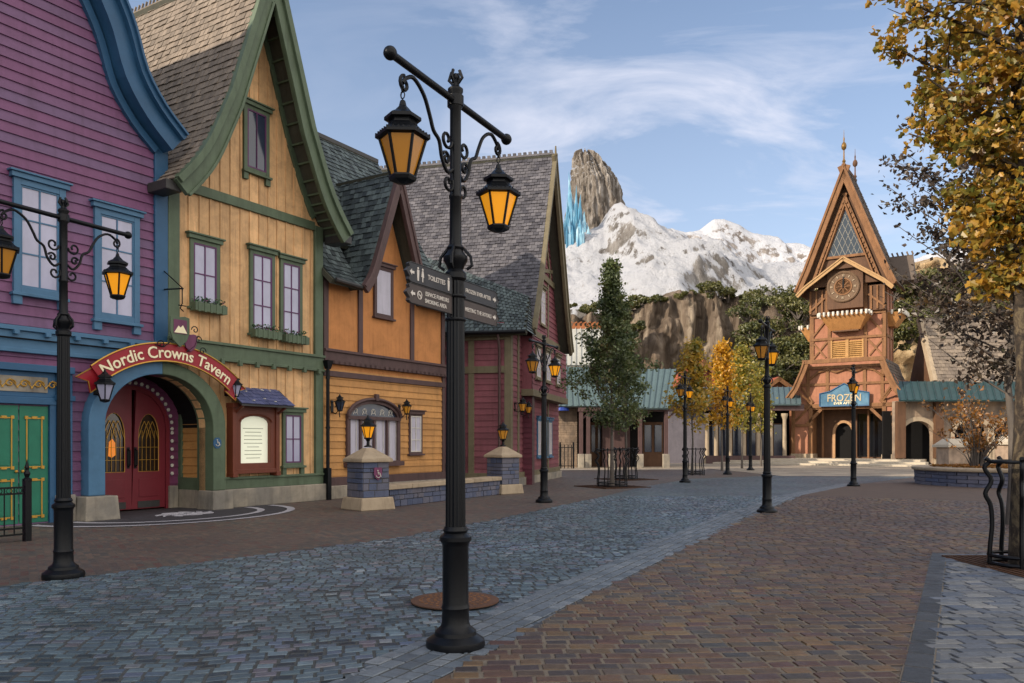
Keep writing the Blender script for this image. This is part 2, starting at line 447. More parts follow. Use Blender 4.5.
# ------------------------------------------------------------------ camera, sun, sky
cam = bpy.data.cameras.new('camera'); co_ = bpy.data.objects.new('camera', cam); C.objects.link(co_)
co_.location = CAM; co_.rotation_euler = (PI/2, 0, 0); cam.sensor_width = 36; cam.lens = FOC/1024*36
cam.shift_y = (HY-341.5)/1024; cam.clip_end = 6000; cam.clip_start = .05
SC.camera = co_
EL, SDIR = math.radians(24), Vector((-.9, -.43, 0)).normalized()
az = math.atan2(SDIR.x, SDIR.y)
sd = SDIR*math.cos(EL)+Vector((0, 0, math.sin(EL)))
sun = bpy.data.lights.new('sun', 'SUN'); sun.energy = 4.7; sun.angle = math.radians(.6); sun.color = (1, .86, .68)
so = bpy.data.objects.new('sun', sun); C.objects.link(so); so.rotation_euler = (-sd).to_track_quat('-Z', 'Y').to_euler(); so.location = (-30, -20, 40)
W = bpy.data.worlds.new('World'); SC.world = W; W.use_nodes = True
wt = W.node_tree; wn = wt.nodes; wl = wt.links; bg = wn['Background']
sky = wn.new('ShaderNodeTexSky'); sky.sky_type = 'NISHITA'; sky.sun_disc = False; sky.sun_elevation = EL; sky.sun_rotation = az
sky.air_density = 1.0; sky.dust_density = 1.2; sky.ozone_density = 2.5
tc = wn.new('ShaderNodeTexCoord'); sp = wn.new('ShaderNodeSeparateXYZ'); wl.new(tc.outputs['Generated'], sp.inputs[0])
def wm(op, a, b=None, c=None):
    n = wn.new('ShaderNodeMath'); n.operation = op
    for i, v in enumerate((a, b, c)):
        if v is None: continue
        if hasattr(v, 'node'): wl.new(v, n.inputs[i])
        else: n.inputs[i].default_value = v
    return n.outputs[0]
zz = wm('MAXIMUM', sp.outputs[2], .05); zz = wm('ADD', zz, .12)
cx = wm('DIVIDE', sp.outputs[0], zz); cy = wm('DIVIDE', sp.outputs[1], zz)
cmb = wn.new('ShaderNodeCombineXYZ'); wl.new(cx, cmb.inputs[0]); wl.new(cy, cmb.inputs[1])
mp_ = wn.new('ShaderNodeMapping'); mp_.inputs['Rotation'].default_value = (0, 0, -.35); mp_.inputs['Scale'].default_value = (1.15, 1.9, 1); mp_.inputs['Location'].default_value = (.8, 1.9, 0); wl.new(cmb.outputs[0], mp_.inputs[0])
cn = wn.new('ShaderNodeTexNoise'); cn.inputs['Scale'].default_value = 1.5; cn.inputs['Detail'].default_value = 9; cn.inputs['Roughness'].default_value = .58; cn.inputs['Distortion'].default_value = .7
wl.new(mp_.outputs[0], cn.inputs[0])
cr = wn.new('ShaderNodeValToRGB'); cr.color_ramp.elements[0].position = .47; cr.color_ramp.elements[1].position = .78; cr.color_ramp.elements[0].color = (0, 0, 0, 1); cr.color_ramp.elements[1].color = (.75, .75, .75, 1); wl.new(cn.outputs[0], cr.inputs[0])
# the densest streaks of the cirrus lie in one part of the sky, round this direction
vd = wn.new('ShaderNodeVectorMath'); vd.operation = 'DOT_PRODUCT'; wl.new(tc.outputs['Generated'], vd.inputs[0])
vd.inputs[1].default_value = Vector((.18, .8, .40)).normalized()
m0 = wn.new('ShaderNodeMapRange'); m0.interpolation_type = 'SMOOTHSTEP'; m0.inputs[1].default_value = .93; m0.inputs[2].default_value = 1.0; m0.inputs[3].default_value = .15; m0.inputs[4].default_value = 1.25; wl.new(vd.outputs['Value'], m0.inputs[0])
cf = wm('MULTIPLY', cr.outputs[0], m0.outputs[0])
low = wn.new('ShaderNodeMapRange'); low.inputs[1].default_value = 0; low.inputs[2].default_value = .35; low.inputs[2].default_value = .6; low.inputs[3].default_value = .46; low.inputs[4].default_value = .02; wl.new(sp.outputs[2], low.inputs[0])
cf = wm('MINIMUM', wm('ADD', cf, low.outputs[0]), .9)
# added unseen cloud bank behind the camera, there to brighten the shaded fronts
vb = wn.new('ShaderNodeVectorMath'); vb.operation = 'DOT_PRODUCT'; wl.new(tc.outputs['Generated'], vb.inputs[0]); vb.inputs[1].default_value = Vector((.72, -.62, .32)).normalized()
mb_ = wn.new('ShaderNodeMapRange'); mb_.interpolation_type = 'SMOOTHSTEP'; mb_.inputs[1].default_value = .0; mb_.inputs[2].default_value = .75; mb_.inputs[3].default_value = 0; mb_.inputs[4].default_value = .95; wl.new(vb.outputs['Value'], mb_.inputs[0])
fillbankf = wm('MULTIPLY', mb_.outputs[0], wm('ADD', wm('MULTIPLY', cn.outputs[0], .8), .5))
mx = wn.new('ShaderNodeMix'); mx.data_type = 'RGBA'; wl.new(cf, mx.inputs[0]); wl.new(sky.outputs[0], mx.inputs[6]); mx.inputs[7].default_value = (4.7, 4.8, 5.5, 1)
mx2 = wn.new('ShaderNodeMix'); mx2.data_type = 'RGBA'; wl.new(wm('MINIMUM', fillbankf, 1.0), mx2.inputs[0]); wl.new(mx.outputs[2], mx2.inputs[6]); mx2.inputs[7].default_value = (10.8, 10.1, 9.3, 1)
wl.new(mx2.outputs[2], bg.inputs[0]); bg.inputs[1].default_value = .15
SC.view_settings.view_transform = 'Standard'; SC.view_settings.look = 'None'; SC.view_settings.exposure = .32; SC.view_settings.gamma = 1
SC.cycles.use_denoising = True; SC.cycles.max_bounces = 6; SC.cycles.sample_clamp_indirect = 4

# ------------------------------------------------------------------ ground
UA = math.atan2(.854, .521)
M_ground = mat('earth and distant ground', '5c5648', .95, .25, .05, .3, 3)
M_blockB = paver('blue grey setts', [(0, '262e36'), (.18, '4c5862'), (.36, '38444e'), (.52, '56626a'), (.66, '3e4a52'), (.8, '485060'), (.93, '6a5c62')], .135, .115, .22, '4a5057', .010, .45, ('5f6e6c', .35, .5), .5, .085, mott=.35)
M_brickB = paver('brown red paving bricks', [(0, '544538'), (.16, '443431'), (.32, '61503c'), (.47, '4c3834'), (.6, '3e3f41'), (.74, '66543e'), (.86, '343335'), (.94, '564c44')], .235, .19, 0.06, '5f574f', .011, .5, ('5d4444', .3, .5), .5, .03, mott=.35)
M_walk = paver('dark brown footway blocks', [(0, '544c45'), (.25, '5c5048'), (.5, '4c4845'), (.72, '64544a'), (.88, '5a423c')], .2, .1, UA, '4f4b47', .006, .18, ('5a4742', .5, .6), .6, .02)
M_bandg = paver('pale grey border setts', [(0, '545d64'), (.3, '626a72'), (.6, '586068'), (.85, '464f58')], .2, .11, UA, '7b8086', .009, .3, None, .5, .02)
M_bandd = paver('charcoal border slabs', [(0, '4e5258'), (.35, '5c6066'), (.7, '464a52')], .5, .24, 1.07, '807c74', .012, .35, None, .55, .005)
M_greyp = paver('light grey stone setts', [(0, '555c66'), (.25, '6a6c6e'), (.5, '4a5262'), (.7, '757573'), (.85, '4e5258')], .24, .12, .0, '70706c', .008, .35, ('4a5262', .6, .4), .5, .012)
M_asph = mat('worn brown resin paving', '5c4c42', .8, .15, .6, .4, 40, grime=.3)
M_pale = paver('pale plaza slabs', [(0, '8d8172'), (.4, '9a8d7c'), (.75, '857a6d')], 1.2, .8, .9, '6f675c', .012, .3, None, .7, .004)

def sheet(name, pts, z, m, kind='structure'):
    mb = MB(); P = [Vector((p[0], p[1], 0)) for p in pts]
    mb.add([(p.x, p.y, z) for p in P], [tuple(t) for t in tessellate_polygon([P])], .5)
    o = mb.build(name, m); 
    for pl in o.data.polygons:
        if pl.normal.z < 0: pl.flip()
    return tag(o, kind=kind)
g = sheet('ground', [(-3000, -3000), (3000, -3000), (3000, 3000), (-3000, 3000)], -.02, M_ground)
sheet('footway', [(-30, -30), (40, -30), (60, 90), (-40, 90)], 0, M_walk)
Gx = lambda *a: [gnd(*p) for p in a]
# blue-grey sett carriageway
wl_ = [(-16, -12)]+[tuple(gnd(*p)[:2]) for p in ((0, 587), (200, 563), (400, 538), (500, 519), (600, 497.5), (640, 487.5), (690, 479))]
br = [tuple(gnd(*p)[:2]) for p in ((860, 484), (800, 497), (750, 517), (700, 542), (650, 568), (560, 612), (435, 683))]
sheet('road_setts', wl_+[(14, 40), (21, 40)]+br[:1]+br[1:]+[(-1.9, 2.8), (-9, -12)], .004, M_blockB)
def offs(pts, w):
    return band([p[:2] for p in pts], w, 1)
edge = [(-8.2, -10)]+br[::-1]
sheet('road_border', offs(edge, .62), .008, M_bandg)
sheet('road_bricks', [(-8.2, -10)]+br[::-1]+[(26, 36), (60, 36), (60, -10)], .012, M_brickB)
sheet('brown_paving', [tuple(gnd(*p)[:2]) for p in ((800, 496), (1060, 505), (1130, 505))]+[(60, 36), (26, 36)]+[tuple(gnd(860, 484)[:2])], .016, M_asph)
bb = [tuple(gnd(*p)[:2]) for p in ((880, 760), (905, 683), (917, 620), (931, 555))]
sheet('border_slabs', band(bb, .2, -1), .016, M_bandd)
bc = band(bb, .2, -1)[4:]
sheet('stone_setts', bc[::-1][:4][::-1]+[bc[-1]] if False else [bc[3], bc[2], bc[1], bc[0], tuple(gnd(1100, 555)[:2]), (12, 8), (8, 3)], .0165, M_greyp)
sheet('plaza_paving', [(13, 38.5), (34, 37.5), (60, 37), (60, 75), (10, 75), (12, 52)], .012, M_pale)
sheet('courtyard_paving', [tuple(gnd(*p)[:2]) for p in ((540, 470.5), (705, 470))]+[(16, 60), (2, 60)], .008, M_pale)

# --- laid stones of the near paving: each one cut, tilted and set with open joints
def inpoly(P, x, y):
    c = False
    for i in range(len(P)):
        (a, b), (d, e) = P[i][:2], P[i-1][:2]
        if (b > y) != (e > y) and x < (d-a)*(y-b)/(e-b)+a: c = not c
    return c
P_road = wl_+[(14, 40), (21, 40)]+br+[(-1.9, 2.8), (-9, -12)]
P_bord = offs(edge, .62); P_brick = [(-8.2, -10)]+br[::-1]+[(26, 36), (60, 36), (60, -10)]
P_band = band(bb, .2, -1); P_grey = [bc[3], bc[2], bc[1], bc[0], tuple(gnd(1100, 555)[:2]), (12, 8), (8, 3)]
P_brown = [tuple(gnd(*p)[:2]) for p in ((800, 496), (1060, 505), (1130, 505))]+[(60, 36), (26, 36)]+[tuple(gnd(860, 484)[:2])]
MHC = gnd(455, 603); TPC = gnd(1018, 569)+Vector((.55, 0, 0))
def zone(x, y):
    if (x-MHC.x)**2+(y-MHC.y)**2 < .47**2: return None
    if abs(x-TPC.x) < 1.03 and abs(y-TPC.y) < 1.03: return None
    if inpoly(P_grey, x, y): return 'grey'
    if inpoly(P_band, x, y): return 'band'
    if inpoly(P_brown, x, y): return 'brown'
    if inpoly(P_bord, x, y): return 'border'
    if inpoly(P_brick, x, y): return 'brick'
    if inpoly(P_road, x, y): return 'road'
def stones(name, zn, bw, bh, rot, m, dmax, gap=.010, jit=.006, tilt=.012, warp=None, off=.5, top=.03, orig=(0, 0), joint=None):
    top = {'road': .011, 'border': .015, 'brick': .019, 'band': .023, 'grey': .0235}[zn]+.003; mb = MB(); ca, sa = math.cos(rot), math.sin(rot)
    # bounds of the view wedge in the turned grid
    cor = [(-14, 3), (16, 3), (16, dmax+1), (-14, dmax+1)]; G = [((x-orig[0])*ca+(y-orig[1])*sa, -(x-orig[0])*sa+(y-orig[1])*ca) for x, y in cor]
    u0, u1 = min(g[0] for g in G), max(g[0] for g in G); v0, v1 = min(g[1] for g in G), max(g[1] for g in G)
    W_ = lambda u, v: (u, v+(warp(u, v) if warp else 0))
    for j in range(int(v0/bh)-1, int(v1/bh)+2):
        rj = random.Random(j*7+3); sh_ = (off*(j % 2)+rj.uniform(-.08, .08))*bw; i = int(u0/bw)-1; u = i*bw+sh_
        while u < u1:
            w = bw*(1+rj.uniform(-.16, .16) if bw < .4 else 1); cu, cv = u+w/2, j*bh+bh/2
            a, b = W_(cu, cv); x, y = a*ca-b*sa+orig[0], a*sa+b*ca+orig[1]
            if 3.0 < y < dmax and abs(x) < .68*y+.8 and zone(x, y) == zn:
                hg = gap/2*R.uniform(.7, 1.4); z = top+R.gauss(0, .0016); tx_, ty_ = R.gauss(0, tilt), R.gauss(0, tilt); vs = []
                for (e, zz_) in ((-.002, -.022), (.009, 0)):
                    for (sx, sy) in ((-1, -1), (1, -1), (1, 1), (-1, 1)):
                        du = sx*(w/2-hg-e)+(R.uniform(-jit, jit) if e < 0 else 0); dv = sy*(bh/2-hg-e)+(R.uniform(-jit, jit) if e < 0 else 0)
                        if e > 0: q = vs[len(vs)-4] if False else None
                        p, q = W_(cu+du, cv+dv); vs.append((p*ca-q*sa+orig[0], p*sa+q*ca+orig[1], z+zz_+du*tx_+dv*ty_))
                cell = []
                for (sx, sy) in ((-1, -1), (1, -1), (1, 1), (-1, 1)):
                    p, q = W_(cu+sx*w/2, cv+sy*bh/2); cell.append((p*ca-q*sa+orig[0], p*sa+q*ca+orig[1], top-.006))
                mb.add(cell, [(0, 1, 2, 3)], .5, 1)
                mb.add(vs, [(4, 5, 6, 7), (0, 1, 5, 4), (1, 2, 6, 5), (2, 3, 7, 6), (3, 0, 4, 7)], R.random())
            u += w
    return tag(mb.build(name, [m, joint], recalc=False), kind='structure')
def stonemat(name, stops, patch=None, rough=.5, mott=.35):
    t = NT(name); col = t.ramp(t.rnd(), [(p, hexc(c)) for p, c in stops])
    if patch:
        pf = t.ramp(t.noise(patch[1], 3, .6), [(.42, (0, 0, 0)), (.62, (patch[2],)*3)]); col = t.mix(pf, col, hexc(patch[0]))
    col = t.mix(1.0, col, t.ramp(t.noise(14, 8, .8), [(.25, (1-mott,)*3), (.75, (1+mott,)*3)]), 'MULTIPLY')
    col = t.mix(1.0, col, t.ramp(t.noise(.45, 6, .7, dist=.6), [(.35, (1.12,)*3), (.68, (.72,)*3)]), 'MULTIPLY')
    t.link(col, t.b.inputs['Base Color'])
    t.link(t.ramp(t.noise(5, 6, .7), [(.3, (rough-.14,)*3), (.7, (rough+.22,)*3)]), t.b.inputs['Roughness'])
    t.b.inputs['Specular IOR Level'].default_value = .5
    n = t.bump(t.noise(11, 4, .6), .5, .02); t.link(t.bump(t.noise(60, 5, .75), .45, .006, prev=n), t.b.inputs['Normal']); return t.m
S_road = stonemat('blue grey stone setts', [(0, '1e2630'), (.12, '2a3642'), (.2, '4e5e6c'), (.4, '3e4e5c'), (.55, '647682'), (.7, '485a64'), (.85, '526078'), (.95, '625a62'), (1, '7c8890')], ('46585c', .35, .45), rough=.42)
S_bord = stonemat('pale grey border stones', [(0, '4c555e'), (.35, '666e76'), (.7, '59626c'), (1, '767c82')])
S_brick = stonemat('tumbled brown paving bricks', [(0, '55432f'), (.16, '4c342c'), (.32, '6c5438'), (.47, '543830'), (.6, '403f3e'), (.74, '725a38'), (.86, '343231'), (1, '5e5246')], ('463232', .3, .4))
S_band = stonemat('charcoal slab stones', [(0, '34383c'), (.5, '42464b'), (1, '2e3238')])
S_grey = stonemat('light grey stones', [(0, '4e5662'), (.25, '6c6e70'), (.5, '485468'), (.7, '7c7c7a'), (.85, '545860'), (1, '8c8a86')])
M_jd = mat('grey joint sand', '4a4c4c', .95, .2, 4, .4, 50); M_jl = mat('pale joint mortar', '746a5e', .95, .25, 3, .4, 50)
EA = math.atan2(br[1][1]-br[-1][1], br[1][0]-br[-1][0])
stones('road_sett_stones', 'road', .145, .112, .22, S_road, 24, joint=M_jd, gap=.013, warp=lambda u, v: .09*math.sin(u*1.5+.6*math.sin(v*.5))+.015*math.sin(u*8))
stones('border_stones', 'border', .20, .14, EA, S_bord, 24, joint=M_jd, orig=br[-1], gap=.009)
stones('paving_brick_stones', 'brick', .205, .142, .05, S_brick, 24, joint=M_jl, gap=.016, warp=lambda u, v: .015*math.sin(u*3+v))
BA = math.atan2(bb[-1][1]-bb[0][1], bb[-1][0]-bb[0][0])
stones('band_slab_stones', 'band', .42, .2, BA, S_band, 24, joint=M_jl, orig=bb[0], gap=.008, tilt=.004)
stones('grey_sett_stones', 'grey', .26, .135, .02, S_grey, 24, joint=M_jd, gap=.008)
def on_ground(px, py): p = gnd(px, py); return p
# tree pit with grate
tp = gnd(1018, 569)
def pit(c, s, rz, label, group=None):
    t = empty('tree_grate', c, rz, label, 'tree grate', group)
    mb = MB(); mb.box(-s, s, -s, s, .014, .022)
    mb.build('grate_plate', mat('rusted grate', '5a3a24', .8, .3, 6, .6, 30), t)
    r = MB()
    for k in range(-9, 10):
        r.box(k*s/9.5-.012, k*s/9.5+.012, -s, s, .022, .034)
    for k in (-1, 0, 1): r.box(-s, s, k*s*.98-.025, k*s*.98+.025, .022, .038)
    r.build('grate_bars', mat('rusted grate bars', '4a3222', .7, .3, 6, .4, 30), t)
    return t
pit((tp.x+.55, tp.y, .006), .98, .03, 'rusty square grate around the trunk of the golden tree')

# manhole / round tree cover by the big lamp
mh = gnd(455, 603)
m_ = empty('manhole_cover', (mh.x, mh.y, .022), 0, 'round rusty brown iron cover set in the setts behind the big lamp post', 'manhole cover')
MB().lathe([(.44, 0), (.44, .012), (.40, .014)], n=40).build('rim', mat('rusted rim', '5c4030', .8, .3, 8, .5, 40), m_, smooth=True)
c_ = MB(); c_.lathe([(.395, .0), (.395, .013)], n=40)
for k in range(5):
    r_ = .06+k*.07
    for j in range(8+k*5):
        a = 2*PI*j/(8+k*5); c_.cbox((r_*math.cos(a), r_*math.sin(a), .015), (.03, .02, .008))
c_.build('lid', mat('rusted lid', '7e5636', .75, .3, 8, .5, 40), m_)

# ------------------------------------------------------------------ facades of the row
FL = Frame(166, 18.34, 1000)       # purple, yellow and orange fronts share this line
def prof_sym(c, half):             # half = [(offset,z) eave..ridge] -> left list, right list
    return [(c-o, z) for o, z in half], [(c+o, z) for o, z in half]
def lerp_w(half, z):
    for (a, za), (b, zb) in zip(half[:-1], half[1:]):
        if za <= z <= zb: return a+(b-a)*(z-za)/(zb-za)
    return half[0][0]

# ---------------------------------------------- purple house
PH = fempty(FL, 'timber_house', 'tall purple clapboard house with blue trim and curved gable, green double doors', 'house', 'houses along the street')
pc = -4.2
phalf = [(4.36, 8.55), (3.8, 9.03), (3.36, 9.63), (3.1, 10.4), (2.83, 10.96), (2.2, 12.0), (1.2, 13.3), (0, 14.5)]
phalf = [tuple(p) for p in smooth(phalf, 3)]
arch_c, arch_a, arch_b, arch_s = -.29, 1.35, 1.17, 1.97
def arch_pts(c, a, b, s, z0, n=16):
    return [(c-a, z0)]+[(c-a*math.cos(PI*i/n), s+b*math.sin(PI*i/n)) for i in range(n+1)]+[(c+a, z0)]
L_, R_ = prof_sym(pc, [(max(0, o-.12) if i < len(phalf)-1 else 0, z-.25) for i, (o, z) in enumerate(phalf)])
notchL = [p for p in arch_pts(arch_c, arch_a, arch_b, arch_s, 0) if p[0] <= 0]
gable = [(q[0], q[1]) for q in L_ if q[0] > -8.4]+[(q[0], q[1]) for q in R_[::-1] if q[0] < -.05]
topz = 7.9
# lower wall with the arch opening cut out, belt to eaves above it
aw = [(-8.4, 0), (-8.4, 8.2)]+gable[0:]+[(0, 8.2), (0, arch_s+arch_b*math.sqrt(max(0, 1-((0-arch_c)/arch_a)**2)))]
aw += [p for p in arch_pts(arch_c, arch_a, arch_b, arch_s, 0)[::-1] if p[0] < 0]
MB().prism([aw], .0, .25).build('wall', M_plum, PH)
cb = MB(); clapboard(cb, [aw], .205, .03, 0); cb.build('clapboard_siding', M_purple, PH)
b = MB(); b.box(-8.4, -8.15, 0, 9, 0, 8.2); b.box(-8.4, 0, 8.8, 9, 0, 8.2)
b.prism([[(-8.4, 8.2)]+gable+[(0, 8.2)]], 8.8, 9); b.build('back_walls', M_plum, PH)
rf = MB()
for sd_, P in ((1, L_), (-1, R_)):
    pr = [(x, z+.25) for x, z in P]
    rf.prism([band([(x, z) for x, z in pr], .16, -sd_)], -.25, 9.3)
ro = rf.build('roof', M_deck, PH)
sh = MB()
for sg, P in ((-1, L_), (1, R_)):
    shingle(sh, lambda a, p, q: (p, a, q), [(x, z+.27) for x, z in P], lambda s: (-.3, 9.3), .25, .2, up=-sg)
sh.build('shingles', M_slate, ro)
# curved blue bargeboards with a moulded outer rib
for sg in (-1, 1):
    P = [(pc+sg*o, z) for o, z in phalf]
    m = MB(); m.prism([band(P, .46, sg)], -.42, -.05); m.prism([band([(x, z+.02) for x, z in P], .13, sg)], -.55, -.1); m.prism([band([(x, z+.06) for x, z in P], .05, sg)], -.62, -.1)
    P2 = [(pc+sg*(o-.42), z-.3) for o, z in phalf[:-1]]+[(pc, phalf[-1][1]-1.1)]
    m.prism([band(P2, .16, sg)], -.12, .02)
    m.build('bargeboard', M_blue, PH, bevel=.012)
MB().box(-.33, -.0, -.08, .02, 3.78, 8.35).build('corner_post', M_blue, PH, bevel=.01)
t = MB(); t.box(-8.4, -.02, -.1, 0, 3.42, 3.78); t.box(-8.4, 0, -.16, 0, 3.78, 3.87); t.box(-8.4, 0, -.13, -.0, 3.36, 3.44)
for k in range(14): q = -8.2+k*.6; t.box(q, q+.1, -.2, -.1, 3.7, 3.78)
t.build('belt_course', M_blue2, PH, bevel=.008)
MB().tube([(-8.3, -.16, 3.62), (-3, -.16, 3.62), (-.9, -.16, 3.62)], .018).build('conduit', M_iron, PH)
# first floor windows
for (a, b_, c, d, co2, ro2) in ((13, 183, 65, 296, 2, 3), (94, 212, 139, 322, 2, 3), (-75, 158, -12, 283, 2, 3)):
    x0, x1, z0, z1 = FL.rect(a, b_, c, d, -.05)
    w = window(PH, x0, x1, z0, z1, M_blue2, M_blue2, M_pane, ro2, co2, fw=.13, apron=True, th=.09)
    h = MB(); 
    for k in range(9): q = x0+(x1-x0)*(k+.5)/9; h.cbox((q, -.16, z1+.11), (.05, .05, .03))
    h.build('crown_moulding', M_blue2, w)
# shopfront with the green doors
x0, x1, z0, z1 = FL.rect(-14, 405, 47.5, 521, 0)
mid = (x0+x1)/2; z1 = 2.33; z0 = .03
fr = MB(); fr.box(x1, x1+.12, -.1, 0, 0, 2.45); fr.box(x0-.5, x1+.12, -.12, 0, 2.36, 2.5); fr.box(x0-.5, x0, -.1, 0, 0, 2.36)
fr.box(x1+.12, x1+.42, -.16, 0, .55, 3.0); fr.box(x0-.6, x1+.45, -.2, 0, 3.0, 3.14); fr.box(x0-.5, x1+.12, -.08, 0, 2.5, 3.0)
fr.box(x1+.08, x1+.46, -.2, 0, 2.45, 2.56)
fr.build('door_surround', M_blue, PH, bevel=.01)
MB().box(x1+.1, x1+.46, -.22, 0, 0, .55).build('plinth_block', M_stone, PH, bevel=.015)
fp = MB(); fp.box(x0-.2, x1-.05, -.1, -.08, 2.6, 2.9); fo = fp.build('frieze_panel', M_stone, PH)
fs = MB()
for k in range(-3, 3):
    c0 = x1-.5+k*.27
    fs.tube([(c0+.11*math.cos(a)*(1-a/9), -.115, 2.75+.09*math.sin(a)*(1-a/9)) for a in [i*.6 for i in range(14)]], .014)
    fs.tube([(c0-.15, -.115, 2.67), (c0, -.115, 2.84), (c0+.15, -.115, 2.67)], .01)
fs.build('scroll_ornament', M_gold, fo)
for k, (a, b_) in enumerate(((x0, mid), (mid, x1))):
    d = MB().box(a+.01, b_-.01, -.045, 0, z0, z1).build('door', M_teal, PH, bevel=.006)
    for (c, e) in ((.15, .88), (1.12, 2.1)):
        m = MB(); u0, u1 = a+.13, b_-.13; w = .022
        m.box(u0, u1, -.06, -.045, c, c+w); m.box(u0, u1, -.06, -.045, e-w, e); m.box(u0, u0+w, -.06, -.045, c+w, e-w); m.box(u1-w, u1, -.06, -.045, c+w, e-w)
        for (qx, qz) in ((u0, c), (u1, c), (u0, e), (u1, e)): m.cbox((qx, -.058, qz), (.06, .03, .06))
        m.cbox(((u0+u1)/2, -.058, e), (.1, .03, .05)); m.cbox(((u0+u1)/2, -.058, c), (.1, .03, .05))
        m.build('gilded_panel', M_gold, d)
        MB().box(u0+.05, u1-.05, -.055, -.045, c+.05, e-.05).build('panel', M_teal, d, bevel=.004)
    MB().ball((b_-.06 if k == 0 else a+.06, -.07, 1.05), .03).build('knob', M_gold, d)

# ---------------------------------------------- yellow tavern
YH = fempty(FL, 'timber_house', 'tall yellow board house with green trim, steep gable and arched tavern entrance', 'house', 'houses along the street')
yc = 2.46
yhalf = [(2.80, 7.42), (2.35, 7.95), (1.94, 8.6), (1.35, 9.9), (.37, 12.86), (0, 13.9)]
yhalf = [tuple(p) for p in smooth(yhalf[:4], 3)]+yhalf[4:]
gab = [(yc-o, z-.28) for o, z in yhalf if o < 2.4 and o > .2]+[(yc, 13.3)]+[(yc+o, z-.28) for o, z in yhalf[::-1] if o < 2.4 and o > .2]
ywall = [(0, 7.7)]+gab+[(4.87, 7.7), (4.87, .0)]+[(p[0], p[1]) for p in arch_pts(arch_c, arch_a, arch_b, arch_s, 0)[::-1] if p[0] > 0]
ywall += [(0, arch_s+arch_b*math.sqrt(1-(arch_c/arch_a)**2))]
MB().prism([ywall], 0, .22).build('wall', M_yellow, YH)
yb = MB(); boards(yb, [ywall], .3, 0); yb.build('board_and_batten', M_yellow, YH)
s_ = MB(); s_.box(4.72, 4.87, .22, 9, 0, 7.7); s_.box(0, .15, .22, 9, 3.4, 7.7); s_.box(0, 4.87, 9, 9.2, 0, 7.7); s_.prism([[(0, 7.7)]+gab+[(4.87, 7.7)]], 9, 9.2)
s_.build('side_walls', M_yellow, YH)
rf = MB(); sh = MB()
for sg in (-1, 1):
    P = [(yc+sg*o, z) for o, z in yhalf]
    rf.prism([band(P, .14, sg)], -.74, 9.3)
    shingle(sh, lambda a, p, q: (p, a, q), [(x, z+.02) for x, z in P], lambda s: (-.78, 9.3), .2, .17, up=-sg, lift=.025)
ro = rf.build('roof', M_deck, YH); sh.build('shingles', M_shake, ro)
cr_ = MB()
cr_.box(yc-.06, yc+.06, -.7, 9.3, 13.86, 13.95)
for k in range(58): y = -.5+k*.17; cr_.bar((yc, y, 13.93), (yc, y-.09, 14.12), .05, .03)
cr_.build('ridge_crest', M_shake, ro)
so_ = MB()
for sg in (-1, 1):
    P = [(yc+sg*(o), z) for o, z in yhalf]
    m = MB(); m.prism([band(P, .42, sg)], -.84, -.72); m.prism([band([(x, z+.05) for x, z in P], .16, sg)], -.92, -.70); m.prism([band([(x-sg*.3, z-.25) for x, z in P[:-1]], .07, sg)], -.88, -.8)
    m.build('bargeboard', M_green, YH, bevel=.01)
    # purlin boards of the soffit
    for (ax_, az) in zip(range(len(P)-1), range(len(P)-1)):
        a = Vector(P[ax_]); b_ = Vector(P[ax_+1]); n = max(1, int((b_-a).length/.45))
        for k in range(n):
            q = a.lerp(b_, (k+.5)/n); MB().cbox((q.x-sg*.13, -.38, q.y-.07), (.07, .68, .05)).build('soffit_rafter', M_green, YH)
for sg in (-1, 1): MB().box(yc+sg*2.75-.2, yc+sg*2.75+.2, -.7, -.02, 7.2, 7.42).build('eave_bracket', M_lead, YH, bevel=.02)
t = MB()
t.box(0.0, .3, -.09, 0, 3.98, 7.65); t.box(4.6, 4.9, -.09, 0, 3.98, 7.65); t.box(4.62, 4.9, -.1, 0, .72, 3.7)
t.box(.3, 4.6, -.08, 0, 7.5, 7.74)
for sg in (-1, 1):
    P = [(yc+sg*o, z-.22) for o, z in yhalf[:-1] if o < 2.3]+[(yc, 13.3)]
    t.prism([band(P, .2, sg)], -.07, 0)
t.build('corner_trim', M_green, YH, bevel=.01)
t = MB(); t.box(-.02, 4.9, -.12, 0, 3.66, 3.98); t.box(-.02, 4.92, -.17, 0, 3.98, 4.05); t.box(-.02, 4.92, -.15, 0, 3.6, 3.67)
for k in range(9): q = .3+k*.54; t.box(q, q+.1, -.2, -.1, 3.52, 3.66)
t.build('belt_course', M_green, YH, bevel=.008)
t = MB(); t.box(1.5, 4.9, -.10, 0, .46, .72); t.box(1.5, 4.9, -.14, 0, .7, .76); t.build('base_board', M_green, YH, bevel=.008)
MB().box(1.06, 5.0, -.2, .0, 0, .46).build('stone_base', M_stone, YH, bevel=.02)
for a, b_, c, d, rows, cols, bx in ((189.5, 241, 219.5, 309, 2, 2, 1), (249.6, 252, 274.5, 335, 3, 2, 1), (280, 261, 302, 340, 3, 2, 1)):
    x0, x1, z0, z1 = FL.rect(a, b_, c, d, -.04)
    window(YH, x0, x1, z0, z1, M_green, mat('plum sash paint', '5a2c58', .5, .15, 4, .1, 30), M_pane, rows, cols, fw=.1, box=M_plants)
x0, x1, z0, z1 = FL.rect(243.5, 108, 269, 174, -.04)
window(YH, x0, x1, z0, z1, M_green, MATS['plum sash paint'], M_pane2, 1, 2, fw=.11, apron=True)
x0, x1, z0, z1 = FL.rect(282.5, 412, 303, 466, -.04)
window(YH, x0, x1, z0, z1, M_green, MATS['plum sash paint'], M_pane, 2, 2, fw=.09, apron=True)
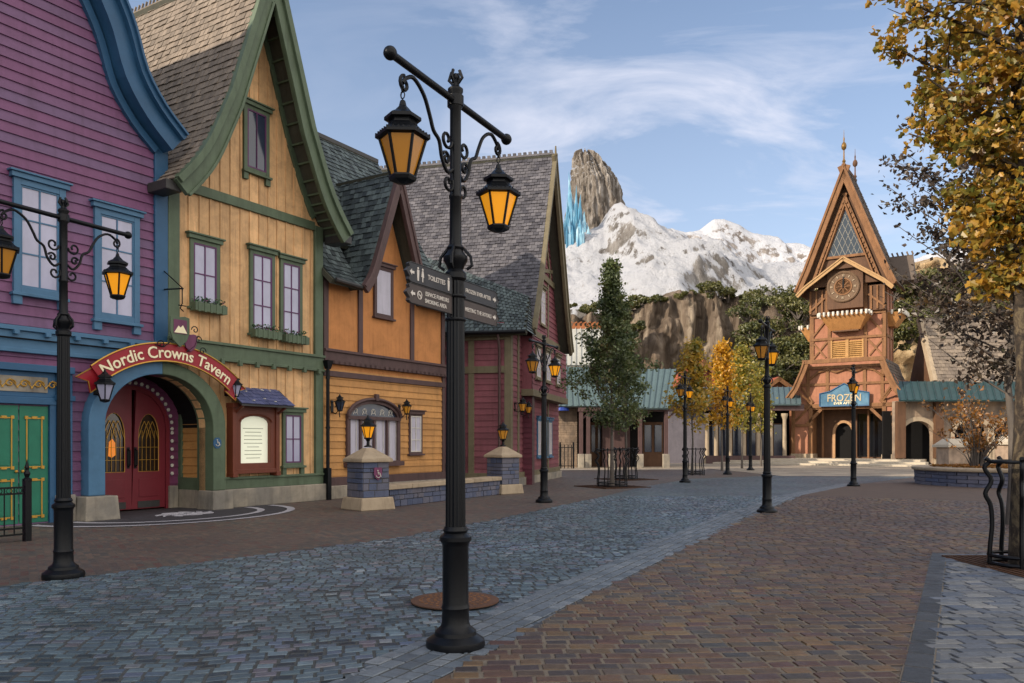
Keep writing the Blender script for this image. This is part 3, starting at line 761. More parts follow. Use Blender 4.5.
# entrance recess: floor slab, side walls, back wall, doors
ar = MB()
n = 18; D0 = 1.15
for i in range(n):   # barrel soffit
    a0, a1 = PI*i/n, PI*(i+1)/n
    p = [(arch_c-(arch_a+.14)*math.cos(q), arch_s+(arch_b+.1)*math.sin(q)) for q in (a0, a1)]
    ar.add([(p[0][0], .2, p[0][1]), (p[1][0], .2, p[1][1]), (p[1][0], D0, p[1][1]), (p[0][0], D0, p[0][1])], [(0, 1, 2, 3)])
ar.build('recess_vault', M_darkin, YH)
ar = MB(); clapboard(ar, [[(0, .45), (D0, .45), (D0, 3.4), (0, 3.4)]], .2, .028)
ar.v = [(1.22+y, x, z) for x, y, z in ar.v]; ar.box(1.23, 1.4, .1, D0, 0, 3.4); ar.build('recess_siding', M_orange2, YH)
ar = MB(); ar.box(1.06, 1.24, .0, .3, .45, 3.3); ar.box(1.14, 1.24, D0-.12, D0, .45, 3.3); ar.box(1.13, 1.24, 0, D0, .45, .75); ar.build('recess_trim', M_green, YH)
MB().box(1.1, 1.35, .0, D0, 0, .45).build('recess_base', M_stone, YH)
x0, x1 = FL.f(95, 500, D0)[0], FL.f(164.5, 500, D0)[0]
dc = (x0+x1)/2; dw = (x1-x0)/2; dz, db = 1.95, .9
outer = [(-1.9, 0), (-1.9, 3.6), (1.5, 3.6), (1.5, 0)]
hole = arch_pts(dc, dw, db, dz, 0)
bw_ = MB(); clapboard(bw_, [outer[:]+hole[::-1]], .2, .025, D0); bw_.build('recess_wall', M_plum, YH)
orn = MB(); orn.prism([band(arch_pts(dc, dw+.0, db, dz, 0, 20), .1, 1)], D0-.06, D0+.02)
orn.build('door_casing', M_red, YH)
for i in range(22):
    a = PI*i/21; p = (dc-(dw+.17)*math.cos(a), dz+(db+.17)*math.sin(a)); MB().lathe([(.035, 0), (.05, .02), (.02, .04)], (p[0], D0-.08, p[1]), 6, ax='y').build('rosette', M_white, YH)
for i in range(6):
    for sg in (-1, 1): MB().lathe([(.035, 0), (.05, .02), (.02, .04)], (dc+sg*(dw+.17), D0-.08, 1.85-i*.2), 6, ax='y').build('rosette', M_white, YH)
MB().box(dc+dw+.06, dc+dw+.3, D0-.12, D0, 0, .55).build('plinth_block', M_stone, YH, bevel=.015)
for sg in (-1, 1):
    full = [p for p in arch_pts(dc, dw, db, dz, .04, 24) if (p[0]-dc)*sg >= 0]
    full = (full+[(dc, .04)]) if sg < 0 else ([(dc, .04)]+full)
    gw = dw-.3; gx = dc+sg*(dw/2-.0)
    ga = [(gx-.27, .92), (gx-.27, 1.75)]+[(gx-.27*math.cos(PI*i/10), 1.75+(.55 if sg else .5)*math.sin(PI*i/10)) for i in range(1, 10)]+[(gx+.27, 1.75), (gx+.27, .92)]
    if sg < 0: full = full
    d = MB().prism([full, ga], D0-.02, D0+.06).build('door', M_red, YH)
    MB().prism([ga], D0+.02, D0+.03).build('pane', M_warm, d)
    tr = MB()
    for q in (-.16, -.05, .06, .17): tr.tube([(gx+q, D0-.0, .94), (gx+q, D0, 1.9)], .007, 4)
    for zq in (1.2, 1.5): tr.tube([(gx-.26, D0, zq), (gx+.26, D0, zq)], .007, 4)
    for q0, q1 in ((-.26, .06), (-.05, .27), (-.16, .17)):
        tr.tube([(gx+q0, D0, 1.7), (gx+(q0+q1)/2-.06, D0, 2.0), (gx+(q0+q1)/2, D0, 2.12)], .008, 4); tr.tube([(gx+q1, D0, 1.7), (gx+(q0+q1)/2+.06, D0, 2.0), (gx+(q0+q1)/2, D0, 2.12)], .008, 4)
    tr.tube([(p[0], D0-.01, p[1]) for p in ga+[ga[0]]], .012, 4)
    tr.build('tracery', M_gold, d)
    if sg < 0: MB().prism([[(gx-.12, 1.3), (gx-.1, 1.62), (gx-.02, 1.7), (gx+.05, 1.6), (gx+.06, 1.32), (gx-.03, 1.26)]], D0+.012, D0+.018).build('glass_reflection', M_glow, d)  # reflection painted as a glowing patch, left leaf only
    MB().box(gx-.26, gx+.26, D0-.035, D0-.02, .32, .75).build('panel', M_red, d, bevel=.01)
    MB().box(gx-.29, gx+.29, D0-.03, D0-.02, .06, .22).build('kick_plate', M_lead, d)
    hn = MB(); hn.tube([(dc+sg*.09, D0-.03, 1.05), (dc+sg*.09, D0-.1, 1.08), (dc+sg*.09, D0-.1, 1.42), (dc+sg*.09, D0-.03, 1.45)], .017); hn.cbox((dc+sg*.09, D0-.025, 1.25), (.07, .012, .5))
    hn.build('handle', M_iron, d)
# arch surrounds, blue half and green half
def ringhalf(c, a, b, s, w, z0, side, y0, y1):
    n = 14; I = [(c+side*a*math.cos(PI/2*i/n), s+b*math.sin(PI/2*i/n)) for i in range(n+1)]
    O = [(c+side*(a+w)*math.cos(PI/2*i/n), s+(b+w*.8)*math.sin(PI/2*i/n)) for i in range(n+1)]
    loop = [(c+side*a, z0)]+I+O[::-1]+[(c+side*(a+w), z0)]
    return MB().prism([loop], y0, y1)
ringhalf(arch_c, arch_a, arch_b, arch_s, .36, .5, -1, -.3, .22).build('entrance_arch', M_blue2, PH, bevel=.02)
MB().frustum((arch_c-arch_a-.2, -.2), .38, .36, 0, .5, .34, .33).build('arch_plinth', M_stone, PH, bevel=.02)
ringhalf(arch_c, arch_a, arch_b, arch_s, .36, .46, 1, -.3, .3).build('entrance_arch', M_green, YH, bevel=.02)
MB().frustum((arch_c+arch_a+.2, -.12), .3, .3, 0, .46, .28, .28).build('arch_plinth', M_stone, YH, bevel=.02)
# dark threshold paving with two pale arcs
th = FL
tm_ = empty('threshold_paving', FL.o, FL.rz); tag(tm_, kind='structure')
def arc(r0, r1, z, m, name, cx=arch_c+.1, yc_=-.35, el=.78):
    n = 30; mb = MB(); vs = []
    pts = [(cx+r1*math.cos(PI*i/n), yc_-r1*el*math.sin(PI*i/n)) for i in range(n+1)]
    pin = [(cx+r0*math.cos(PI*i/n), yc_-r0*el*math.sin(PI*i/n)) for i in range(n+1)] if r0 else [(cx+r1, yc_+1.4), (cx-r1, yc_+1.4)][::-1]
    P = [Vector((p[0], p[1], 0)) for p in (pts+(pin[::-1] if r0 else pin))]
    mb.add([(p.x, p.y, z) for p in P], [tuple(t) for t in tessellate_polygon([P])]); mb.build(name, m, tm_, recalc=False)
M_thr = mat('dark threshold setts', '3c3a40', .75, .2, 8, .5, 22)
arc(0, 3.0, .006, M_thr, 'dark_field'); arc(2.1, 2.28, .010, M_cap if False else mat('pale inlay stone', 'a8a6ae', .7, .12, 6, .3, 20), 'inner_arc'); arc(2.85, 3.05, .011, MATS['pale inlay stone'], 'outer_arc')
em = MB()
for k in range(9):
    a = k*.7; em.tube([(arch_c+.25+(.12+.1*i)*math.cos(a+i*.35)*1.3, -.75+(.06+.05*i)*math.sin(a+i*.35)*1.6, .008) for i in range(5)], .03, 4)
em.build('inlaid_emblem', MATS['pale inlay stone'], tm_)

# ---------------------------------------------- orange house
OH = fempty(FL, 'timber_house', 'low orange stucco and clapboard house with slate roof and small pointed dormer gable', 'house', 'houses along the street')
o0, o1 = 4.95, 10.75
ze = 6.35
g0, g1 = FL.f(358, 300)[0], FL.f(410, 300)[0]; gc = (g0+g1)/2; gh = (g1-g0)/2
apz = 9.35
MB().prism([[(o0, 0), (o0, ze), (g0, ze), (gc, apz), (g1, ze), (o1, ze), (o1, 0)]], 0, .25).build('wall', M_orange, OH)
MB().box(o1-.2, o1, .25, 7, 0, ze).build('side_wall', M_brown, OH)
s_ = MB(); s_.prism([[(.25, ze), (3.2, 11.2), (6.6, ze)]], o1-.2, o1-.02, ax='yz'); s_.prism([[(.25, ze), (3.2, 11.2), (6.6, ze)]], o0+.02, o0+.2, ax='yz'); s_.box(o0, o1, 6.8, 7, 0, ze)
s_.build('gable_end', M_brown, OH)
cb = MB(); xa0, xa1 = FL.rect(345, 400, 398, 457)[:2]; zs = 2.45; z00 = .95
wa = arch_pts((xa0+xa1)/2, (xa1-xa0)/2, .55, 2.35, z00)
clapboard(cb, [[(o0, .45), (o0, 3.72), (o1, 3.72), (o1, .45)], wa], .2, .028); cb.build('clapboard_siding', M_orange2, OH)
t = MB()
for x in (o0+.02, g0-.02, g1-.02, o1-.2): t.box(x, x+.18, -.06, 0, 4.2, ze)
t.box(o0, o1, -.1, 0, 3.95, 4.22); t.box(o0, o1, -.15, 0, 4.2, 4.28); t.box(o0, o1, -.08, 0, 3.5, 3.66)
t.box(o0, o1, -.14, 0, 3.86, 3.95); t.box(o0, g0, -.06, 0, ze-.16, ze); t.box(g1, o1, -.06, 0, ze-.16, ze); t.box(o1-.16, o1, -.06, 0, .4, 3.9); t.box(o0, o1, -.09, 0, .36, .62)
for k in range(26): q = o0+.05+k*.222; t.box(q, q+.1, -.14, -.1, 3.86, 3.95)
t.build('timber_frame', M_brown, OH, bevel=.008)
MB().box(o0, o1, -.15, 0, 0, .38).build('stone_base', M_stone, OH, bevel=.02)
# main roof parallel to the street, with flared eave
mp1 = lambda a, p, q: (a, p, q)
prf = [(-.5, 6.15), (.1, 6.75), (.9, 8.1), (3.2, 11.9)]
prf = [tuple(p) for p in smooth(prf, 4)]
ga0, ga1 = g0-.25, g1+.25
pmid = [p for p in prf if p[0] > .5]
ro = MB(); ro.prism([band(prf, .14, -1)], o0-.1, ga0, ax='yz'); ro.prism([band(prf, .14, -1)], ga1, o1+.15, ax='yz'); ro.prism([band(pmid, .14, -1)], ga0, ga1, ax='yz'); ro.prism([band([(3.2, 11.9), (6.9, 6.1)], .14, -1)], o0-.1, o1+.15, ax='yz')
roo = ro.build('roof', M_deck, OH)
sh = MB(); shingle(sh, mp1, [(y, z+.02) for y, z in prf], lambda s: (o0-.05, ga0), .2, .17, up=1, lift=.03); shingle(sh, mp1, [(y, z+.02) for y, z in prf], lambda s: (ga1, o1+.18), .2, .17, up=1, lift=.03)
shingle(sh, mp1, [(y, z+.02) for y, z in pmid], lambda s: (ga0, ga1), .2, .17, up=1, lift=.03)
sh.build('shingles', M_slate, roo)
MB().box(o0-.1, o1+.2, 3.12, 3.28, 11.86, 11.99).build('ridge_cap', M_lead, roo)
m = MB(); m.prism([band(prf, .3, -1)], o1+.12, o1+.24, ax='yz'); m.build('verge_board', M_brown, OH, bevel=.01)
# dormer gable: flared roof running back into the main roof
gv = [(gh+.42, 6.15), (gh+.12, 6.55), (gh-.2, 7.3), (.32, 9.2), (0, 10.0)]
gv = [tuple(p) for p in smooth(gv[:4], 3)]+[gv[4]]
rf = MB(); sh = MB()
for sg in (-1, 1):
    P = [(gc+sg*o, z) for o, z in gv]
    rf.prism([band(P, .12, sg)], -.5, 2.0)
    shingle(sh, lambda a, p, q: (p, a, q), [(x, z+.02) for x, z in P], lambda s: (-.5, .45+s*1.7), .2, .17, up=-sg, lift=.025)
    m = MB(); m.prism([band(P, .27, sg)], -.62, -.48); m.prism([band([(x, z+.03) for x, z in P], .1, sg)], -.66, -.46); m.build('bargeboard', M_brown, OH, bevel=.01)
d_ = rf.build('dormer_roof', M_deck, OH); sh.build('shingles', M_slate, d_)
m = MB(); m.tube([(gc, -.5, 9.95), (gc, -.5, 10.35)], [.04, .015]); m.build('finial', M_brown, OH)
x0, x1, z0, z1 = FL.rect(374, 267, 393, 318, -.04)
window(OH, x0, x1, z0, z1, M_brown, M_brown, M_curtain, 1, 1, fw=.08)
# arched window
xc, hw = (xa0+xa1)/2, (xa1-xa0)/2
fr = MB(); inner = arch_pts(xc, hw-.13, .44, 2.35, z00+.1)
fr.prism([wa, inner], -.1, .0); fr.box(xc-hw, xc+hw, -.13, -.02, 2.3, 2.4); fr.box(xc-hw-.08, xc+hw+.08, -.2, 0, z00-.06, z00+.08)
for q in (-.5, 0, .5): fr.box(xc+q*hw*1.0-.04, xc+q*hw+.04, -.09, 0, z00+.1, 2.3)
fr.tube([(p[0], -.13, p[1]+.03) for p in wa[1:-1]], .05, 6); fr.cbox((xc, -.16, 2.98), (.14, .1, .2))
w = fr.build('arched_window', M_brown, OH)
MB().prism([arch_pts(xc, hw-.1, .42, 2.35, z00+.05)], -.016, -.004).build('pane', M_curtain, w)
MB().prism([[(p[0], p[1]) for p in arch_pts(xc, hw-.14, .43, 2.4, 2.38)]], -.024, -.018).build('fanlight', M_pane2, w)
tr = MB()
for q in (-.66, -.33, 0, .33, .66):
    c0 = xc+q*hw; tr.tube([(c0-.1, -.03, 2.45), (c0, -.03, 2.62), (c0+.1, -.03, 2.45)], .012, 4); tr.tube([(c0+.09*math.cos(a), -.03, 2.56+.07*math.sin(a)) for a in [i*.8 for i in range(9)]], .009, 4)
for q in range(8): c0 = xc-hw+.14+q*(2*hw-.28)/7; tr.tube([(c0, -.03, z00+.1), (c0, -.03, 2.3)], .01, 4)
tr.build('glazing_bars', M_white, w)
x0, x1, z0, z1 = FL.rect(409, 414, 422, 454, -.04)
window(OH, x0, x1, z0, z1, M_brown, M_white, M_curtain, 3, 2, fw=.07)
def downpipe(par, x, z1, mt, y=-.12, name='downpipe'):
    m = MB(); m.tube([(x, y, 0.02), (x, y, z1)], .05, 8)
    for z in (.6, 2.0, z1-.3): m.lathe([(.065, 0), (.065, .06)], (x, y, z), 10)
    m.frustum((x, y), .06, .06, z1-.02, z1+.22, .12, .1); m.box(x-.07, x+.07, y-.07, y+.12, 0, .9)
    return m.build(name, mt, par, smooth=True)
downpipe(OH, o0+.02, 3.7, M_iron, -.2); downpipe(OH, o1+.1, 4.6, M_brown, -.1)
m = MB(); m.tube([(o1+.1, -.1, 4.8), (o1+.3, -.05, 5.2), (o1+.3, -.3, 6.0)], .05, 8); m.tube([(g1+.4, -.52, 6.12), (o1+.34, -.52, 6.12)], .06, 8)
m.build('gutter', M_lead, OH, smooth=True); MB().tube([(o0, -.52, 6.16), (g0-.4, -.52, 6.12)], .06, 8).build('gutter', M_lead, OH, smooth=True)

# added hall outside the frame past the purple house, sized to shade the street
NH = fempty(FL, 'shade_hall', 'long high grey blue boarded hall added out of frame past the purple house to shade the street', 'hall')
m = MB(); m.box(-46, -9.0, 0, .25, 0, 11.5); m.box(-46, -9, 9.7, 10, 0, 11.5); m.build('wall', M_dkblue, NH)
cb = MB(); clapboard(cb, [[(-46, 0), (-9, 0), (-9, 11.5), (-46, 11.5)]], .3, .03); cb.build('clapboard_siding', M_blue2, NH)
m = MB()
for x0 in (-46, -9.25): m.prism([[(0, 0), (0, 11.5), (5, 18.4), (10, 11.5), (10, 0)]], x0, x0+.25, ax='yz')
m.build('gable_end', M_dkblue, NH)
m = MB(); m.prism([[(-.6, 10.8), (5, 18.6), (10.6, 10.8), (10.6, 11.0), (5, 18.85), (-.6, 11.0)]], -46.4, -8.9, ax='yz'); m.build('roof', M_slate, NH)
for k in range(8): window(NH, -44+k*4.4, -42.8+k*4.4, 4.6, 6.4, M_white, M_white, M_pane, 3, 2)
for k in range(8): window(NH, -44+k*4.4, -42.6+k*4.4, 1.0, 3.0, M_white, M_white, M_pane, 3, 2)
# ------------------------------------------------------------------ things on the fronts
# tavern banner
BN = empty('tavern_sign', fplace(FL, 0, -.42), FL.rz, 'long arched crimson banner sign lettered Nordic Crowns Tavern over the entrance', 'sign')
bc_x, bR, bz = -.2, 2.93, 3.83-2.93
def bpt(a, r): return (bc_x+r*math.sin(a), bz+r*math.cos(a))
A = .68; nn = 26
lo = [bpt(-A+2*A*i/nn, bR-.40) for i in range(nn+1)]; hi = [bpt(-A+2*A*i/nn, bR) for i in range(nn+1)]
MB().prism([hi+lo[::-1]], -.03, .03).build('board', M_redsign, BN)
m = MB()
for P in (lo, hi): m.tube([(x, -.035, z) for x, z in P], .018, 5)
m.build('rim', M_gold, BN)
for sg in (-1, 1):
    a0, a1 = sg*(A-.02), sg*(A+.13)
    p = [bpt(a0, bR-.06), bpt(a1, bR+.02), bpt(a1-sg*.05, bR-.22), bpt(a1, bR-.42), bpt(a0, bR-.46)]
    m = MB(); m.prism([p], .03, .07); m.tube([(x, .02, z) for x, z in p], .014, 5, mi=1); m.build('ribbon_end', [M_redsign, M_gold], BN)
tx = text_mb('Nordic Crowns Tavern', .36, .006, 1.0)
xs = [v[0] for v in tx.v]; ww = max(xs)-min(xs); k = 2*A*.93*(bR-.2)/ww
def bend(x, y, z):
    a = x*k/(bR-.2); r = bR-.325+z*1.0; q = bpt(a, r); return (q[0], y-.04, q[1])
tvis(tx, bend); tx.build('lettering', M_letter, BN, recalc=False)
br_ = MB()
for x in (-1.1, 0, 1.0): br_.tube([(x, .03, 3.5 if abs(x) > .5 else 3.7), (x, .42, 3.5 if abs(x) > .5 else 3.7)], .02)
br_.build('bracket', M_iron, BN)
# crest of two shields with iron scrollwork
CR = empty('crest_sign', fplace(FL, -.02, -.5, 3.78), FL.rz, 'green and plum double shield crest with ironwork standing on the tavern banner', 'sign')
def shield(cx, cz, w, h): return [(cx-w, cz+h), (cx-w*.5, cz+h*1.08), (cx, cz+h), (cx+w*.5, cz+h*1.08), (cx+w, cz+h), (cx+w, cz), (cx+w*.7, cz-h*.55), (cx, cz-h), (cx-w*.7, cz-h*.55), (cx-w, cz)]
MB().prism([shield(0, .32, .25, .34)], -.04, .0).build('shield', M_green, CR, bevel=.01)
m = MB(); m.prism([[(-.16, .3), (-.05, .46), (0, .42), (.06, .48), (.17, .3)]], -.055, -.04); m.build('mountain_emblem', M_letter, CR)
MB().prism([[(-.17, .6), (.17, .6), (.17, .28), (-.17, .28)]], -.047, -.038).build('field', M_plum, CR)
MB().prism([shield(.3, .1, .16, .2)], -.01, .03).build('shield', M_plum, CR, bevel=.01)
m = MB()
for c0, s in (((.5, .2), 1), ((.42, .42), -1), ((-.45, .0), -1), ((.62, -.05), 1)):
    m.tube([(c0[0]+s*.1*(1-i/16)*math.cos(i*.55), .0, c0[1]+.1*(1-i/16)*math.sin(i*.55)) for i in range(14)], .012, 5)
m.tube([(.2, 0, -.1), (.4, 0, .05), (.5, 0, .3)], .014); m.tube([(-.2, 0, .1), (-.4, 0, -.05), (-.6, 0, -.02)], .014)
m.build('scrollwork', M_iron, CR)
# empty iron sign bracket high on the corner post
BK = empty('sign_bracket', fplace(FL, -.1, -.1, 5.0), FL.rz, 'small black iron sign bracket with hook on the corner between purple and yellow houses', 'bracket')
m = MB(); m.tube([(0, .1, .1), (0, -.65, .05)], .018); m.tube([(0, .08, .55), (0, -.62, .07)], .013); m.tube([(0, .1, .6), (0, .1, 0)], .02)
m.tube([(0, -.62, .05), (0, -.62, -.28), (0, -.55, -.38), (0, -.66, -.46)], .014); m.tube([(-.1, -.62, -.33), (.1, -.62, -.33)], .012)
m.build('arm', M_iron, BK)

# lantern (shared shape): hexagonal glass body under a two-tier cap
def lantern(par, c, s=1.0, glass=None, hang=True, base=False, nm='lantern'):
    """c = top of the finial; body hangs below it. s=1: 0.62 m high"""
    x, y, z = c; n = 6
    k = MB()
    k.lathe([(.005*s, 0), (.02*s, -.01*s), (.03*s, -.05*s), (.05*s, -.07*s), (.075*s, -.10*s), (.12*s, -.125*s), (.145*s, -.14*s), (.145*s, -.165*s), (.11*s, -.17*s), (.115*s, -.20*s), (.15*s, -.235*s), (.20*s, -.27*s), (.215*s, -.285*s), (.215*s, -.305*s), (.18*s, -.315*s)], (x, y, z), n)
    for i in range(30):
        a = 2*PI*i/30; hx = math.cos(PI/6)/math.cos((a % (PI/3))-PI/6)
        k.cbox((x+.206*s*hx*math.cos(a), y+.206*s*hx*math.sin(a), z-.276*s), (.012*s, .012*s, .016*s))
    b0, b1, t0, t1 = .178*s, -.315*s, .092*s, -.60*s
    for i in range(n):
        a = 2*PI*i/n
        k.bar((x+b0*math.cos(a), y+b0*math.sin(a), z+b1), (x+t0*math.cos(a), y+t0*math.sin(a), z+t1), .017*s, .017*s)
    k.lathe([(.105*s, -.595*s), (.11*s, -.61*s), (.10*s, -.635*s), (.06*s, -.65*s), (.02*s, -.66*s)], (x, y, z), n)
    if hang:
        for j in range(2):
            zc = z+.035*s+j*.05*s; e = [(math.cos(q)*.018*s, math.sin(q)*.03*s) for q in [i*PI/4 for i in range(9)]]
            k.tube([((x+u if j % 2 else x), (y if j % 2 else y+u), zc+v) for u, v in e], .006*s, 4)
    o = k.build(nm, M_iron, par)
    g = MB(); g.lathe([((b0-.006*s), b1), ((t0-.006*s), t1)], (x, y, z), n); g.build('glass', glass or M_amber, o)
    return o
def wall_lantern(fr, x, z, label, group, s=.95, y=0, glass=None, par=None, reach=.33):
    t = empty('wall_lantern', fplace(fr, x, y, z), fr.rz, label, 'wall lantern', group)
    m = MB(); m.cbox((0, -.02, -.35), (.1, .04, .36)); m.tube([(0, -.03, -.5), (0, -.16, -.56), (0, -reach+.03, -.46), (0, -reach, -.66), (0, -reach, -.62)], .016, 6)
    m.tube([(0, -.03, -.25), (0, -.12, -.2), (0, -.2, -.3), (0, -.14, -.38)], .011, 5)
    m.build('bracket', M_iron, t)
    lantern(t, (0, -reach, 0), s*.95, glass or M_paneb, False)
    return t
WG = 'wall lanterns on the house fronts'
x, z = FL.f(104, 350, -.6); wall_lantern(FL, x, 3.12, 'black wall lantern with clear panes on the blue half of the arch', WG, 1.1, -.3, M_pane)
x, z = FL.f(234, 374, -.3); wall_lantern(FL, x, z, 'black wall lantern on yellow boards beside the menu case', WG, .95, 0, M_pane)
x, z = FL.f(339, 394, -.3); wall_lantern(FL, x, z, 'dark wall lantern on orange boards between downpipe and arched window', WG, .8, 0, M_pane2)
x, z = FL.f(406, 399, -.3); wall_lantern(FL, x, z, 'dark wall lantern on orange boards between arched and small windows', WG, .8, 0, M_amber2)

# menu case with slate awning
x0, x1, z0, z1 = FL.rect(230.5, 404, 277.5, 474, -.15)
MC = empty('menu_case', fplace(FL, (x0+x1)/2, 0, z0), FL.rz, 'red brown wooden menu case with arched lit sheet under a slate awning', 'menu case')
w2, h = (x1-x0)/2, z1-z0
px0, px1, pz0, pz1 = FL.rect(241, 416, 270.5, 463, -.2)
cx_ = (x0+x1)/2; pa, pb = (px1-px0)/2, pz1-z0; pb0 = pz0-z0; pcx = (px0+px1)/2-cx_
hole = [(pcx-pa, pb0), (pcx-pa, pb-.18)]+[(pcx-pa*math.cos(PI*i/8), pb-.18+.18*math.sin(PI*i/8)) for i in range(1, 8)]+[(pcx+pa, pb-.18), (pcx+pa, pb0)]
MB().prism([[(-w2+.04, .06), (-w2+.04, h), (w2-.04, h), (w2-.04, .06)], hole], -.2, -.0).build('case', M_case, MC, bevel=.008)
m = MB(); m.box(-w2, -w2+.12, -.24, 0, 0, h); m.box(w2-.12, w2, -.24, 0, 0, h); m.box(-w2+.12, w2-.12, -.23, 0, .02, .13); m.tube([(p[0]*1.08, -.22, p[1]+.03) for p in hole[1:-1]], .022, 5)
for sg in (-1, 1): m.box(sg*(w2-.06)-.08, sg*(w2-.06)+.08, -.28, 0, h-.12, h); m.box(sg*(w2-.06)-.07, sg*(w2-.06)+.07, -.27, 0, -.06, .05)
m.build('case_frame', M_case, MC, bevel=.008)
MB().prism([hole], -.09, -.07).build('menu_sheet', M_paper, MC)
m = MB()
for k in range(9):
    zz_ = pb0+.12+k*(pb-pb0-.35)/9; w = pa*R.uniform(.35, .7); m.box(pcx-w, pcx+w, -.094, -.089, zz_, zz_+.014)
m.build('menu_print', mat('faded print', '8a8a72', .8, .1), MC)
ax0, ax1, az0, az1 = FL.rect(236, 387, 290, 404, -.4)
aw_ = MB(); u0, u1 = ax0-cx_, ax1-cx_; zb, zt = h-.02, h+.42
aw_.prism([[(-.58, zb), (-.0, zt), (0, zt-.06), (-.58, zb-.06)]], u0+.03, u1-.03, ax='yz')
ao = aw_.build('awning', M_lead, MC)
sh = MB(); shingle(sh, lambda a, p, q: (a, p, q), [(-.6, zb), (0, zt)], lambda s: (u0, u1-.12*s), .14, .14, up=1, lift=.016); 
for k in range(7): q = R.uniform(u0+.1, u1-.2); tt = R.uniform(.1, .9); sh.box(q-.025, q+.025, -.62+.6*tt, -.58+.6*tt, zb+.44*tt+.02, zb+.44*tt+.04, mi=1)
sh.build('shingles', [M_slate3, M_white], ao)
m = MB()
for q in (u0+.15, u1-.25): m.bar((q, 0, h-.35), (q, -.5, zb-.06), .05, .05, up=(1, 0, 0))
m.build('awning_bracket', M_case, MC)
# small blue access plaque on arch pillar, plum plaque on pier
x, z = FL.f(217, 443, -.3)
PQ = empty('access_plaque', fplace(FL, x, -.32, z), FL.rz, 'small blue plaque with white wheelchair symbol on the green arch pillar', 'plaque')
def wheelchair(par, s, y, m_):
    w = MB(); w.tube([(.0+.3*s*math.cos(a), y, -.12*s+.3*s*math.sin(a)) for a in [i*.42-2.9 for i in range(12)]], .045*s, 4)
    w.tube([(-.06*s, y, .3*s), (-.02*s, y, 0), (.22*s, y, 0), (.38*s, y, -.32*s)], .05*s, 4); w.lathe([(.075*s, -.01), (.075*s, .01)], (-.08*s, y, .42*s), 8, ax='y'); w.build('symbol', m_, par)
m = MB().prism([[(.12*math.cos(i*PI/4+PI/8), .14*math.sin(i*PI/4+PI/8)) for i in range(8)]], 0, .02); m.build('plate', M_blue, PQ); wheelchair(PQ, .17, -.01, M_white)

# ------------------------------------------------------------------ stone piers with lanterns, low wall between
def blockwork(mb, x0, x1, y0, y1, z0, z1, face='-y'):
    """coursed rubble facing on the four sides of a box"""
    z = z0; rows = max(2, round((z1-z0)/.15)); hs = [R.uniform(.7, 1.3) for _ in range(rows)]; hs = [q*(z1-z0)/sum(hs) for q in hs]
    for i in range(rows):
        ch = hs[i]
        for (a, b, fx) in ((x0, x1, 0), (y0, y1, 1)):
            q = a
            while q < b-.02:
                w = min(R.uniform(.13, .5), b-q); w = b-q if b-q-w < .1 else w
                for sd_ in (0, 1):
                    e = R.uniform(.0, .022)
                    if fx == 0:
                        yy = (y0-e, y0+.05) if sd_ == 0 else (y1-.05, y1+e); mb.box(q+.008, q+w-.008, yy[0], yy[1], z+.008, z+ch-.008)
                    else:
                        xx = (x0-e, x0+.05) if sd_ == 0 else (x1-.05, x1+e); mb.box(xx[0], xx[1], q+.008, q+w-.008, z+.008, z+ch-.008)
                q += w
        z += ch
def pier(loc, rz, label, h=1.14, w=.38, plaque=False):
    t = empty('stone_pier', loc, rz, label, 'pier', 'stone piers along the footway')
    MB().frustum((0, 0), w+.1, w+.1, 0, .3, w+.06, w+.06).build('plinth', M_cap, t, bevel=.025)
    m = MB(); m.box(-w+.02, w-.02, -w+.02, w-.02, .3, h); m.build('core', M_lead, t)
    m = MB(); blockwork(m, -w+.02, w-.02, -w+.02, w-.02, .3, h); m.build('blockwork', M_bluestone, t, bevel=.008)
    m = MB(); m.box(-w-.06, w+.06, -w-.06, w+.06, h, h+.08); m.frustum((0, 0), w+.06, w+.06, h+.08, h+.34, .1, .1); m.build('capstone', M_cap, t, bevel=.02)
    return t
p1 = at(368, 443, 19.35); p1.z = 0; p2 = at(503, 443, 25.4); p2.z = 0
wdir = (p2-p1).normalized(); wrz = math.atan2(wdir.y, wdir.x)
P1 = pier(p1, wrz-.35, 'blue rubble stone pier with plum plaque in front of the orange house')
P2 = pier(p2, wrz-.35, 'blue rubble stone pier in front of the raspberry house corner')
def post_lantern(loc, rz, label, glass):
    t = empty('pier_lantern', loc, rz, label, 'lantern', 'lanterns on the stone piers')
    MB().lathe([(.1, 0), (.09, .03), (.04, .05), (.035, .14), (.06, .17), (.03, .2)], n=12).build('stem', M_iron, t, smooth=True)
    lantern(t, (0, 0, .78), .92, glass, False); return t
post_lantern(p1+Vector((0, 0, 1.5)), 0, 'black amber lantern on the pier before the arched window', M_amber)
post_lantern(p2+Vector((0, 0, 1.5)), 0, 'black amber lantern on the pier beside the raspberry house', M_amber2)
qy = Vector((math.sin(wrz-.35), -math.cos(wrz-.35), 0)); qx = Vector((math.cos(wrz-.35), math.sin(wrz-.35), 0))
PP = empty('access_plaque', p1+qy*.40-qx*.0+Vector((0, 0, .86))+qx*.02, wrz-.35, 'small plum plaque with white wheelchair symbol on the stone pier', 'plaque')
MB().prism([shield(0, 0, .11, .15)], -.02, .0).build('plate', M_plum, PP); wheelchair(PP, .2, -.03, M_white)
SW = empty('low_wall', p1, wrz, 'low blue rubble wall with tan coping between the two stone piers', 'wall')
Lw = (p2-p1).length
m = MB(); m.box(.5, Lw-.5, -.14, .14, 0, .44); m.build('core', M_lead, SW)
m = MB(); blockwork(m, .5, Lw-.5, -.16, .16, .0, .44); m.build('blockwork', M_bluestone, SW, bevel=.008)
m = MB(); q = .48
